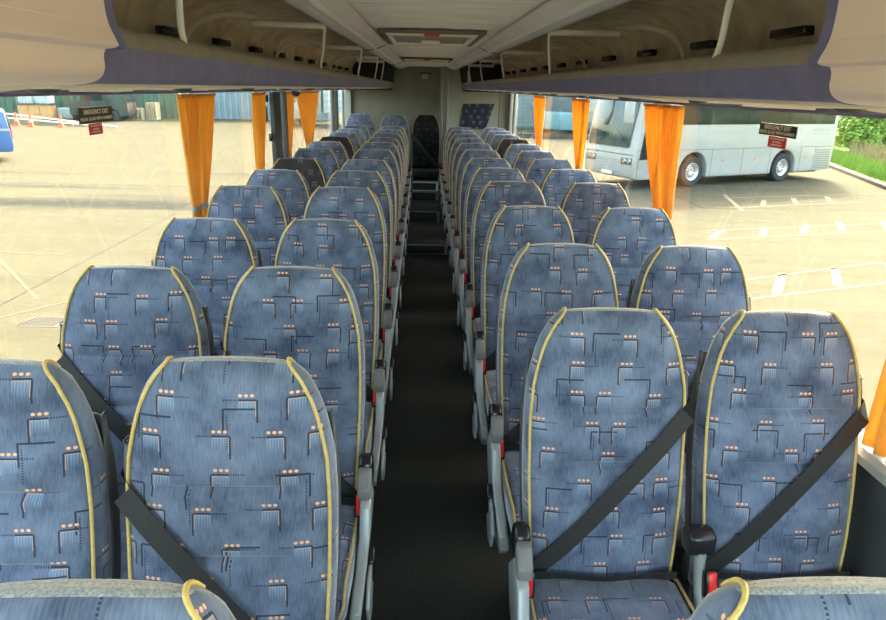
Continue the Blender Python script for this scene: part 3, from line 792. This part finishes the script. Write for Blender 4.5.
curtain(-1, (5.84, 6.20), (5.83, 5.93), (5.82, 5.95), 'narrow orange curtain on the left just behind the grey door post', ph=.9)
curtain(-1, (6.40, 6.92), (6.82, 6.92), (6.80, 6.93), 'orange curtain on the left windows, front half of the rearmost pair', ph=1.1)
curtain(-1, (6.98, 7.72), (6.97, 7.10), (6.97, 7.12), 'orange curtain on the left windows, rear half of the rearmost pair', ph=2.2)
curtain(1, (3.32, 3.565), (3.29, 3.382), (3.28, 3.382), 'orange curtain on the right windows, front half of the large middle pair', ph=.5)
curtain(1, (3.605, 3.90), (3.405, 3.50), (3.405, 3.52), 'orange curtain on the right windows, rear half of the large middle pair', ph=1.4)
curtain(1, (5.22, 5.84), (5.28, 5.44), (5.26, 5.46), 'orange curtain on the right windows over the front of the white coach', ph=2.0)
curtain(1, (7.12, 7.80), (7.18, 7.38), (7.16, 7.40), 'rearmost orange curtain on the right windows', ph=.2)
curtain(1, (1.40, 1.82), (1.42, 1.61), (1.38, 1.635), 'orange curtain edge at the right border of the photo beside the nearest window seat', zb=.825, ph=1.0)

# ================================================================== stickers on the glass
def exit_sign(s, ya, yb, z0, z1, label, red, label2):
    xd = (0, 1, 0) if s < 0 else (0, -1, 0); xf = s*1.229
    o = box('exit_sticker', M['signblack'], s*1.2315, xf, ya, yb, z0, z1); tag(o, label, 'sign', 'emergency exit stickers on the glass')
    h = z1-z0; cy = (ya+yb)/2; w_ = yb-ya
    text_mesh('lettering', 'EMERGENCY EXIT', .022, M['cream'], o, (xf-s*.0006, cy, z0+h*.69), xd, (0, 0, 1), w_*.72)
    text_mesh('lettering', 'BREAK GLASS WITH HAMMER', .0155, M['cream'], o, (xf-s*.0006, cy, z0+h*.27), xd, (0, 0, 1), w_*.94)
    y0, y1, r0, r1 = red
    r = box('red_sticker', M['signred'], s*1.2315, xf, y0, y1, r0, r1); tag(r, label2, 'sign', 'small red stickers on the glass')
    # worn, unreadable small print: pale broken lines
    mb = MB(); cy = (y0+y1)/2
    for j, (fr, ww) in enumerate(((.78, .8), (.5, .5), (.25, .62))):
        W_ = (y1-y0)*ww; zz = lerp(r0, r1, fr); n = 7
        for k in range(n): yk = cy-W_/2+W_*(k+.5)/n; mb.box((xf-s*.0006, yk, zz), (.0006, W_/n*.72, .0052))
    mb.build('small_print', M['cream'], r)
K = 1.229/1.2
exit_sign(-1, 2.35*K, 2.605*K, 1.587, 1.642, 'black emergency exit sticker on the left window glass', (2.41*K, 2.51*K, 1.547, 1.586), 'small red notice below the exit sticker on the left window')
exit_sign(1, 2.285*K, 2.545*K, 1.598, 1.640, 'black emergency exit sticker on the right window glass, over the white coach', (2.34*K, 2.465*K, 1.558, 1.597), 'small red notice below the exit sticker on the right window')
o = box('door_notice', M['signblack'], -1.2305, -1.226, 5.16, 5.36, 1.59, 1.64); tag(o, 'small black notice on the glass beside the grey door post, upper of two', 'sign')
o = box('door_notice', M['signblack'], -1.2305, -1.226, 5.22, 5.30, 1.45, 1.555); tag(o, 'small black upright notice on the glass beside the grey door post, below the first', 'sign')
o = box('door_catch', M['black'], -1.2295, -1.207, 5.31, 5.366, 1.30, 1.36, None, .005); tag(o, 'black window catch low on the glass beside the grey door post', 'catch')

# ================================================================== OUTSIDE
G = -1.35
tag(box('ground', M['ground'], -90, 90, -30, 110, G-.1, G), kind='structure')
def gpoly(name, strips, m, z=.004):
    mb = MB()
    for a, b_, wd in strips:
        a = Vector((a[0], a[1], 0)); b_ = Vector((b_[0], b_[1], 0)); t = (b_-a).normalized(); n = Vector((-t.y, t.x, 0))*wd/2
        mb.add([(p.x, p.y, G+z) for p in (a-n, b_-n, b_+n, a+n)]+[(p.x, p.y, G) for p in (a-n, b_-n, b_+n, a+n)], [(0, 1, 2, 3), (0, 4, 5, 1), (1, 5, 6, 2), (2, 6, 7, 3), (3, 7, 4, 0)])
    o = mb.build(name, m); return o
lines = [((4.6, 10.6), (9.6, 12.7), .06), ((4.3, 9.6), (8.6, 11.15), .06), ((5.69, 10.14), (6.5, 11.5), .15), ((7.06, 10.72), (7.75, 12.0), .15), ((8.4, 11.2), (9.1, 12.5), .15),
         ((6.2, 14.2), (12.0, 15.8), .06), ((6.6, 15.2), (13.2, 16.9), .06), ((6.386, 14.4), (7.03, 15.3), .15), ((7.64, 14.6), (8.28, 15.76), .15), ((8.87, 15.13), (9.56, 16.24), .15), ((10.02, 15.45), (10.61, 16.6), .15), ((11.3, 15.7), (11.9, 16.8), .15),
         ((9.745, 18.85), (10.32, 19.96), .14), ((10.96, 19.3), (11.49, 20.47), .14), ((12.3, 19.8), (12.8, 20.9), .14), ((9.2, 20.2), (15.4, 21.9), .05), ((8.6, 18.4), (13.5, 20.0), .05),
         ((9.5, 20.9), (8.75, 18.0), .12), ]
lines_left = [((-6.4, 7.6), (-4.9, 9.6), .04), ((-9, 13.5), (-5.6, 9.4), .05), ((-12, 12.6), (-6.5, 12.0), .04)]
tag(gpoly('trim_30', lines, M['mark']), kind='structure')
M['faint'] = mat('faint_ground_joint', (.125, .10, .05), .95)
tag(gpoly('trim_35', lines_left, M['faint']), kind='structure')
tag(gpoly('trim_31', [((-5.96, 5.0), (-5.90, 30), .03), ((7.83, 20.4), (7.75, 18.31), .06), ((7.75, 18.31), (8.9, 18.28), .06), ((-30, 20.2), (-6, 20.4), .05)], M['joint'], .0045), kind='structure')
dr = empty('drain_grate', (-4.95, 8.45, G)); tag(dr, 'slotted drain grate set in the concrete outside the left windows', 'drain')
box('frame', M['kerb'], -.30, .22, -.20, .22, 0, .004, dr)
mb = MB()
for k in range(8): mb.box((-.26+.06*k, .01, .006), (.022, .34, .004), -.25)
mb.build('slots', M['arch'], dr)

# ---- white coach on the right
CO = Vector((6.675, 21.395, G)); CD = Vector((.9058, .4237)); 
CB = empty('parked_coach', CO, math.atan2(CD.y, CD.x)); tag(CB, 'white touring coach parked side on outside the right windows', 'coach')
Lc, Wc, Hc = 9.8, 2.5, 3.45; WH = (2.62, 7.1); WR = .50
def body_outline():
    pts = [(.30, .30)]
    for wx in WH:
        ra = .64
        pts.append((wx-ra, .30))
        for i in range(13):
            a = math.pi-math.pi*i/12; pts.append((wx+ra*math.cos(a), .50+ra*math.sin(a)) if math.sin(a) > .01 else (wx+ra*math.cos(a), .45))
        pts.append((wx+ra, .30))
    pts += [(Lc-.05, .36), (Lc, .6), (Lc-.02, 2.2), (Lc-.12, 3.2), (Lc-.35, Hc), (1.0, Hc), (.62, 3.38), (.45, 3.2), (.22, 2.2), (.06, 1.25), (.0, 1.05), (.0, .55), (.06, .36)]
    return pts
MB().prism(body_outline(), 'y', 0, Wc).build('body', M['white'], CB, .05, seg=3)
MB().b2(.8, Lc-.4, .3, Wc-.3, .25, 1.2).build('underbody', M['arch'], CB)
MB().prism([(1.75, 2.03), (Lc-.25, 2.03), (Lc-.3, 3.05), (1.75, 3.05)], 'y', -.012, .01).build('side_glass', M['darkglass'], CB, .004)
for k in range(4): box('glass_joint', M['arch'], 3.3+1.6*k, 3.325+1.6*k, -.016, .0, 2.03, 3.05, CB)
scr = [(.045, 1.30), (.20, 2.18), (.43, 3.12), (.40, 3.16), (.165, 2.18), (.012, 1.30)]
MB().prism(scr, 'y', .36, Wc-.12).build('windscreen', M['screen'], CB, .01)
MB().prism([(.20, .95), (1.10, .95), (1.10, 2.95), (.62, 2.95), (.36, 2.2)], 'y', -.012, .01).build('door_glass', M['darkglass'], CB, .004)
box('door_joint', M['arch'], 1.16, 1.18, -.006, .004, .36, 3.0, CB); box('door_joint', M['arch'], .15, .165, -.006, .004, .4, 1.0, CB)
box('door_handle', M['black'], 1.0, 1.05, -.03, 0, .62, .80, CB)
for x0, x1, z in ((1.7, 6.45, 1.22), (7.75, Lc-.1, 1.22), (.1, .5, 1.22)): box('panel_joint', M['steel'], x0, x1, -.004, .002, z, z+.014, CB)
for x in (3.4, 4.9, 6.3, 7.95, 8.75): box('panel_joint', M['steel'], x, x+.012, -.004, .002, .32, 1.22, CB)
g_ = empty('engine_grille', (0, 0, 0)); g_.parent = CB
mb = MB()
for k in range(9): mb.box((9.22, -.004, .45+.08*k), (.80, .012, .03))
mb.build('slats', M['taupe'], g_)
for x in (3.9, 5.5, 8.2, 9.45):
    box('marker_light', M['orange'], x, x+.10, -.012, .0, .82, .87, CB)
mb = MB()
for k in range(9): mb.box((8.45+.11*k, -.004, 1.83), (.055 if k % 3 else .02, .006, .10 if k < 6 else .07))
for k in range(12): mb.box((8.5+.07*k, -.004, 1.70), (.04, .006, .025))
mb.build('faded_lettering', M['silver'], CB)
for wx in WH:
    for sy, yy in ((1, .02), (-1, Wc-.02)):
        wl = empty('wheel', (wx, yy+.16*sy, .50)); wl.parent = CB
        MB().lathe([(.30, -.15), (.46, -.16), (.50, -.12), (.50, .12), (.46, .16), (.30, .15)], (0, 0, 0), 'y', 32, False).build('tyre', M['tyre'], wl, 0, True)
        MB().lathe([(0, -.06), (.10, -.10), (.12, -.06), (.20, -.04), (.25, -.11), (.29, -.15), (.31, -.14), (.30, .0), (0, .0)], (0, 0, 0), 'y', 28).build('hub', M['hub'], wl, 0, True)
        mb = MB()
        for k in range(10): a = k*math.pi/5; mb.lathe([(0, -.02), (.016, -.02), (.018, .03), (0, .03)], (.165*math.cos(a), -.085, .165*math.sin(a)), 'y', 6)
        mb.build('wheel_nuts', M['steel'], wl)
# front face: headlamps, grille, bumper, mirrors, wipers
for yy in (.10, Wc-.62):
    h_ = MB().prism([(-.012, .78), (-.012, .98), (.05, 1.02), (.05, .74)], 'y', yy, yy+.52).build('headlamp', M['steel'], CB, .02)
    for q in (.14, .36): MB().lathe([(0, -.03), (.07, -.03), (.085, .0), (0, .02)], (-.01, yy+q, .89), 'x', 16).build('lens', M['chrome'], h_, 0, True)
mb = MB()
for k in range(6): mb.box((-.006, Wc/2, .56+.07*k), (.03, 1.25, .035))
mb.build('front_grille', M['silver'], CB, .004)
box('number_plate', M['cream'], -.02, 0, Wc/2-.26, Wc/2+.26, .40, .51, CB)
box('bumper_joint', M['arch'], -.008, .02, .1, Wc-.1, 1.08, 1.095, CB)
for k, yy in enumerate((.25, Wc-.25)):
    sg_ = -1 if k == 0 else 1
    arm = bez([(.50, 3.12), (.20, 3.22), (-.12, 3.18), (-.34, 2.98), (-.38, 2.75)], 5)
    mr = MB().tube([(x, yy+sg_*.22*min(1, i/8), z) for i, (x, z) in enumerate(arm)], .075, 10, .8).build('mirror_arm', M['white'], CB, 0, True)
    MB().box((-.42, yy+sg_*.26, 2.42), (.20, .30, .70)).build('mirror_housing', M['white'], mr, .06)
for yy, dx in ((.5, .8), (1.4, .8)):
    MB().tube([(.02, yy, 1.30), (.10, yy+.45, 1.75), (.15, yy+.85, 2.0)], .014, 6).build('wiper', M['black'], CB)

# ---- kerb, verge, hedge on the right
ka, kb = Vector((18.2, 30.2)), Vector((15.945, 22.699))
kd = (kb-ka).normalized(); kn = Vector((-kd.y, kd.x))
def P2(a, u, v): p = a+kd*u+kn*v; return (p.x, p.y)
side = 1 if kn.x > 0 else -1
mb = MB(); mb.prism([P2(ka, -6, 0), P2(ka, 20, 0), P2(ka, 20, side*.16), P2(ka, -6, side*.16)], 'z', G, G+.13)
tag(mb.build('trim_32', M['kerb'], None, .02), kind='structure')
mb = MB(); mb.prism([P2(ka, -30, side*.16), P2(ka, 20, side*.16), P2(ka, 20, side*40), P2(ka, -30, side*40)], 'z', G, G+.11)
tag(mb.build('trim_33', mat('verge_soil', (.20, .24, .07), .95, 0, .3, 3)), kind='structure')
def blades(name, n, region, hmin, hmax, wd, m, lean=.3):
    mb = MB(); vs = []; fs = []
    for i in range(n):
        x, y = region(); h = random.uniform(hmin, hmax); a = random.uniform(0, math.tau); l = random.uniform(0, lean)*h; b_ = random.uniform(0, math.tau)
        dx, dy = math.cos(a)*wd, math.sin(a)*wd; ex, ey = math.cos(b_)*l, math.sin(b_)*l; k = len(vs); z = G+.11
        vs += [(x-dx, y-dy, z), (x+dx, y+dy, z), (x+ex*.5+dx*.7, y+ey*.5+dy*.7, z+h*.6), (x+ex*.5-dx*.7, y+ey*.5-dy*.7, z+h*.6), (x+ex, y+ey, z+h)]
        fs += [(k, k+1, k+2, k+3), (k+3, k+2, k+4)]
    mb.add(vs, fs); return mb.build(name, m)
def verge(v0, v1, u0=-8, u1=10):
    def f():
        return P2(ka, random.uniform(u0, u1), side*random.uniform(v0, v1))
    return f
tag(blades('grass', 9000, verge(.3, 1.9), .12, .42, .012, M['grass']), 'bright green grass strip behind the kerb right of the white coach', 'grass', kind='stuff')
tag(blades('dry_reeds', 1600, verge(2.25, 3.0, -5.5), .5, 1.05, .009, M['straw'], .2), 'tall dry stems growing in front of the bright bush', 'reeds', kind='stuff')
def bush(name, c, r, n, m, label, lf=.10, cat='bush'):
    R = empty(name, (c[0], c[1], G+.11)); vs = []; fs = []
    blobs = [(Vector((random.uniform(-.6, .6)*r[0], random.uniform(-.6, .6)*r[1], random.uniform(.15, .85)*r[2])), random.uniform(.25, .5)) for _ in range(46)]
    for i in range(n):
        cc, rr = random.choice(blobs); d_ = Vector((random.gauss(0, 1), random.gauss(0, 1), random.gauss(0, 1))).normalized()
        p = cc+Vector((d_.x*r[0], d_.y*r[1], d_.z*r[2]*.6))*rr*random.uniform(.75, 1.05)
        p.z = max(p.z, lf*1.4+random.random()*.3)
        a = Vector((random.gauss(0, 1), random.gauss(0, 1), random.gauss(0, .6))).normalized(); b_ = a.cross(d_+Vector((0, 0, .3))).normalized(); s_ = lf*random.uniform(.6, 1.3); k = len(vs)
        vs += [p-a*s_, p+b_*s_*.45, p+a*s_, p-b_*s_*.45]; fs += [(k, k+1, k+2, k+3)]
    MB().add(vs, fs).build('foliage', m, R)
    mb = MB()
    for k in range(7):
        a = k*.9; mb.tube([(0, 0, .03), (.15*r[0]*math.cos(a), .15*r[1]*math.sin(a), r[2]*.35), (.4*r[0]*math.cos(a), .4*r[1]*math.sin(a), r[2]*.75)], [.06, .04, .015], 6)
    mb.build('stems', M['bark'], R, 0, True)
    tag(R, label, cat); return R
bush('leafy_bush', (28.2, 40.4), (3.3, 2.7, 5.4), 30000, M['leaf'], 'large bright green bush at the right edge, partly hidden by the nearer bright bush', .17)
bush('leafy_bush', (24.0, 37.0), (1.35, 1.35, 3.4), 9000, M['leaf'], 'bright yellow green bush directly behind the dry stems, right of the white coach', .12)
bush('leafy_bush', (26.6, 28.6), (2.2, 2.2, 3.6), 3000, M['leaf'], 'bright green bush nearer the camera, beyond the right edge of the photo')
bush('evergreen_tree', (28.5, 50.5), (3.6, 2.6, 8.0), 26000, M['leafdark'], 'tall dark green tree behind the bright bush, just past the white coach', .30, 'tree')
bush('evergreen_tree', (42.0, 55.0), (6.5, 3.0, 7.0), 16000, M['leafdark'], 'wide dark green tree furthest back, beyond the right edge of the yard', .32, 'tree')

# ---- far left: clad boundary, crates, cones
def corr(a, b_, z1, m, label, name, pitch=.25, dep=.05, z0=G):
    a = Vector(a); b_ = Vector(b_); Ln = (b_-a).length; t = (b_-a).normalized(); n_ = Vector((-t.y, t.x)); k = int(Ln/pitch)*4; vs = []
    for i in range(k+1):
        o_ = (0, 0, dep, dep)[i % 4]; u = [0, .28, .5, .78][i % 4]*pitch+(i//4)*pitch; p = a+t*u+n_*(o_+random.uniform(0, .004)); vs += [(p.x, p.y, z0), (p.x, p.y, z1)]
    o = MB().add(vs, [(2*i, 2*i+2, 2*i+3, 2*i+1) for i in range(k)]).build(name, m, None, 0, False, .02)
    return tag(o, label, 'fence')
corr((-46, 46), (-19.0, 55.4), 2.6, M['green'], 'tall dark green corrugated metal fence across the yard on the left', 'metal_fence', .5, .08)
corr((-18.9, 55.5), (-6.5, 57.5), 2.6, M['bluegrey'], 'pale blue grey vertical railing fence behind the left curtains', 'railing_fence', .45, .14)
def crate(x, y, w_, d_, h_, z, m, label, name='crate', slats=3, cat='crate'):
    R = empty(name, (x, y, z)); mb = MB()
    for k in range(slats):
        hh = h_/slats; mb.b2(-w_/2, w_/2, -d_/2, -d_/2+.03, hh*k+.02, hh*(k+1)-.02); mb.b2(-w_/2, w_/2, d_/2-.03, d_/2, hh*k+.02, hh*(k+1)-.02)
        mb.b2(-w_/2, -w_/2+.03, -d_/2+.03, d_/2-.03, hh*k+.02, hh*(k+1)-.02); mb.b2(w_/2-.03, w_/2, -d_/2+.03, d_/2-.03, hh*k+.02, hh*(k+1)-.02)
    mb.build('boards', m, R)
    mb = MB(); 
    for sx in (-1, 1):
        for sy in (-1, 1): mb.box((sx*(w_/2-.06), sy*(d_/2-.06), h_/2), (.08, .08, h_))
    mb.b2(-w_/2+.03, w_/2-.03, -d_/2+.03, d_/2-.03, .03, h_-.04); mb.build('frame', m, R)
    return tag(R, label, cat)
for k, wq in enumerate(('left', 'middle', 'right')):
    crate(-28.25+.76*k, 50.6, .72, .9, .98, G, M['wood'], 'orange brown wooden crate by the green fence, %s of the three side by side' % wq)
def tank(x, y, z, m, label, w_=1.1):
    R = empty('caged_tank', (x, y, z)); MB().b2(-w_/2+.05, w_/2-.05, -.45, .45, .1, .78).build('tank', m, R, .06)
    mb = MB()
    for k in range(6):
        xx = -w_/2+w_*k/5; mb.tube([(xx, -.5, .05), (xx, -.5, .85)], .015, 6)
    for k in range(5): mb.tube([(-w_/2, -.5, .06+.19*k), (w_/2, -.5, .06+.19*k)], .013, 6)
    mb.build('cage', M['silver'], R); MB().b2(-w_/2, w_/2, -.5, .5, 0, .08).build('base', M['shell'], R)
    return tag(R, label, 'tank')
tank(-28.03, 50.6, G+.99, M['ibc'], 'pale caged plastic tank standing on the wooden crates, left of two')
tank(-26.88, 50.6, G+.99, M['ibc'], 'pale caged plastic tank standing on the wooden crates, right of two')
tank(-25.78, 51.4, G, M['ibcblue'], 'pale blue caged tank on the ground right of the wooden crates', 1.1)
for (x, y, w_, h_, lab) in ((-21.5, 53.4, 1.3, .85, 'stack of worn pallets at the foot of the green fence'), (-20.35, 53.9, .75, 1.25, 'upright pale pallet leaning at the right end of the green fence')):
    R = empty('pallet', (x, y-.6, G)); mb = MB(); n = int(h_/.16)
    for k in range(n): mb.b2(-w_/2, w_/2, -.5, -.44, .16*k, .16*k+.06)
    for k in range(5): xx = -w_/2+(w_-.1)*k/4; mb.b2(xx, xx+.1, -.44, .4, 0, h_)
    mb.build('boards', M['wood2'], R); tag(R, lab, 'pallet')
# dark parked lorry cab in front of the fence
def vehicle(loc, rz, L_, W_, H_, m, label, name='parked_van', noseup=True, glassm='darkglass'):
    R = empty(name, loc, rz)
    r_ = .36
    def arch(c): return [(c-.45, .35)]+[(c+.42*math.cos(math.pi-math.pi*i/8), .38+.42*math.sin(math.pi*i/8)) for i in range(9)]+[(c+.45, .35)]
    out = [(.05, .35)]+arch(.95)+arch(L_-1.0)+[(L_-.05, .35), (L_, .6), (L_-.03, H_*.55), (L_-.12, H_-.1), (L_-.3, H_), (1.75, H_), (1.45, H_-.08), (.85, H_*.62), (.12, H_*.50), (0, H_*.36), (0, .5)]
    MB().prism(out, 'y', 0, W_).build('body', m, R, .05)
    MB().prism([(1.05, H_*.60), (1.58, H_-.22), (2.35, H_-.22), (2.35, H_*.60)], 'y', -.012, .01).build('side_window', M[glassm], R)
    MB().prism([(.84, H_*.64), (1.42, H_-.1), (1.40, H_-.08), (.82, H_*.66)], 'y', .1, W_-.1).build('windscreen', M[glassm], R)
    MB().prism([(L_-.02, H_*.58), (L_+.012, H_*.58), (L_-.075, H_-.2), (L_-.11, H_-.2)], 'y', .15, W_-.15).build('rear_window', M[glassm], R)
    for wx in (.95, L_-1.0):
        for yy in (.0, W_-.22):
            wl = MB().lathe([(.2, 0), (.32, 0), (.36, .03), (.36, .19), (.32, .22), (.2, .22)], (wx, yy, .36), 'y', 20).build('wheel', M['tyre'], R, 0, True)
            MB().lathe([(0, .03), (.2, .02), (.22, .2), (0, .2)], (wx, yy, .36), 'y', 16).build('hub', M['hub'], wl, 0, True)
    for yy in (.1, W_-.25):
        box('tail_lamp', M['signred'], L_-.03, L_+.01, yy, yy+.15, .75, 1.15, R, .01)
    tag(R, label, 'van'); return R
M['dkgreen'] = mat('dark_green_paint', (.04, .06, .045), .8, 0, .2, 2)
v_ = vehicle((-25.05, 50.2, G), .05, 4.0, 1.9, 2.3, M['dkgreen'], 'dark van parked against the green fence behind the left exit sticker')
bv = vehicle((-20.54, 22.4, G), math.radians(30), 6.4, 1.9, 1.85, M['van'], 'blue vehicle with a white stripe cut off by the left edge of the photo')
box('white_stripe', M['white'], 2.6, 6.36, -.012, .0, 1.10, 1.18, bv); box('lower_stripe', M['white'], 1.5, 4.9, -.012, 0, .82, .86, bv)
box('green_sticker', M['vangreen'], 5.55, 6.0, -.012, 0, .80, 1.08, bv)
# sloping barrier of two pale rails on posts
bd = empty('rail_barrier', (-34.1, 50.0, G)); tag(bd, 'low pale two rail barrier crossing the yard behind the traffic cones', 'barrier')
pa, pb = Vector((-34, 46.6)), Vector((-19.1, 43.9))
def BP(t, z): p = pa.lerp(pb, t); return (p.x+34.1, p.y-50.0, z)
MB().tube([BP(0, 1.05), BP(.5, .62), BP(1, .06)], .05, 6).build('rail', M['cream'], bd); MB().tube([BP(0, .75), BP(.5, .38), BP(.9, .06)], .05, 6).build('rail', M['cream'], bd)
for t in (.02, .2, .4, .6, .8): MB().tube([BP(t, 0), BP(t, 1.05-t*.95)], .04, 6).build('post', M['cream'], bd)
MB().add([BP(0, 0), BP(0, .66), BP(.5, .32), BP(.9, .02)]+[tuple(Vector(BP(t, z))+Vector((0, .06, 0))) for t, z in ((0, 0), (0, .66), (.5, .32), (.9, .02))], [(0, 1, 2, 3), (7, 6, 5, 4), (0, 4, 5, 1), (1, 5, 6, 2), (2, 6, 7, 3), (3, 7, 4, 0)]).build('mesh_panel', mat('olive_mesh', (.22, .22, .13), .9), bd)
# traffic cones
cone0 = None
for (x, y, lab) in ((-25.6, 43.3, 'orange traffic cone by the barrier, leftmost of the four'), (-25.25, 43.9, 'orange traffic cone by the barrier, second from the left'), (-24.0, 43.2, 'orange traffic cone by the barrier, third from the left'), (-22.2, 43.2, 'orange and white traffic cone by the barrier, rightmost of the four')):
    if cone0 is None:
        R = empty('traffic_cone', (0, 0, 0)); MB().box((0, 0, .02), (.36, .36, .04)).build('base', M['orange'], R, .01)
        MB().lathe([(.14, .04), (.13, .06), (.035, .72), (0, .73)], (0, 0, 0), 'z', 18).build('cone', M['orange'], R, 0, True)
        MB().lathe([(.107, .24), (.080, .42), (.078, .42), (.105, .24)], (0, 0, 0), 'z', 18, False).build('sleeve', M['white'], R, 0, True); cone0 = R
    else: R = copy_tree(cone0)
    R.location = (x, y, G); R.scale = (1.1, 1.1, 1.1); tag(R, lab, 'traffic cone', 'traffic cones by the barrier')
# far rear left: white lorry; far rear right: pale shed, teal lorry
def lorry(loc, rz, cabm, boxm, label, H_=3.3):
    R = empty('lorry', loc, rz)
    MB().prism([(0, .45), (2.0, .45), (2.0, 2.7), (.45, 2.7), (.2, 1.6), (0, 1.45)], 'y', 0, 2.4).build('cab', cabm, R, .06)
    MB().prism([(.18, 1.55), (.43, 2.5), (.40, 2.52), (.15, 1.57)], 'y', .15, 2.25).build('windscreen', M['screen'], R)
    MB().prism([(.5, 1.5), (1.5, 1.5), (1.5, 2.4), (.6, 2.4)], 'y', -.012, .01).build('side_window', M['darkglass'], R)
    MB().b2(2.15, 7.5, -.05, 2.45, .9, H_).build('box_body', boxm, R, .03)
    for k in range(4): box('body_rib', M['silver'], 2.2, 7.45, -.07, -.05, 1.2+.45*k, 1.3+.45*k, R)
    for wx in (1.0, 5.6, 6.6):
        for yy in (0, 2.15): MB().lathe([(.0, .02), (.25, 0), (.45, 0), (.48, .04), (.48, .22), (.45, .25), (0, .25)], (wx, yy, .48), 'y', 20).build('wheel', M['tyre'], R, 0, True)
    tag(R, label, 'lorry'); return R
M['teal'] = mat('teal_paint', (.18, .36, .40), .35, 0, .1, 2)
lorry((-9.2, 50.0, G), math.radians(20), M['white'], M['ibc'], 'white lorry far off behind the rearmost left curtain')
lorry((9.7, 44.0, G), math.radians(60), M['teal'], M['teal'], 'teal lorry standing before the pale ribbed shed on the far right')
sh = empty('shed', (0, 0, 0)); tag(sh, 'pale ribbed metal shed beyond the rear right windows', 'shed')
mb = MB(); mb.b2(3.5, 22.0, 54, 60, G, 4.0); mb.build('wall', M['bluegrey'], sh)
mb = MB()
for k in range(18): mb.b2(3.5, 22.0, 53.93, 54.0, G+.15+.28*k, G+.27+.28*k)
mb.build('cladding_ribs', M['white'], sh); box('roof', M['silver'], 3.2, 22.3, 53.6, 60.4, 4.0, 4.15, sh)
MB().b2(3.6, 20, 43.0, 43.2, G, G+.28).build('x', M['kerb']).name = 'trim_34'
bpy.data.objects['trim_34']['kind'] = 'structure'
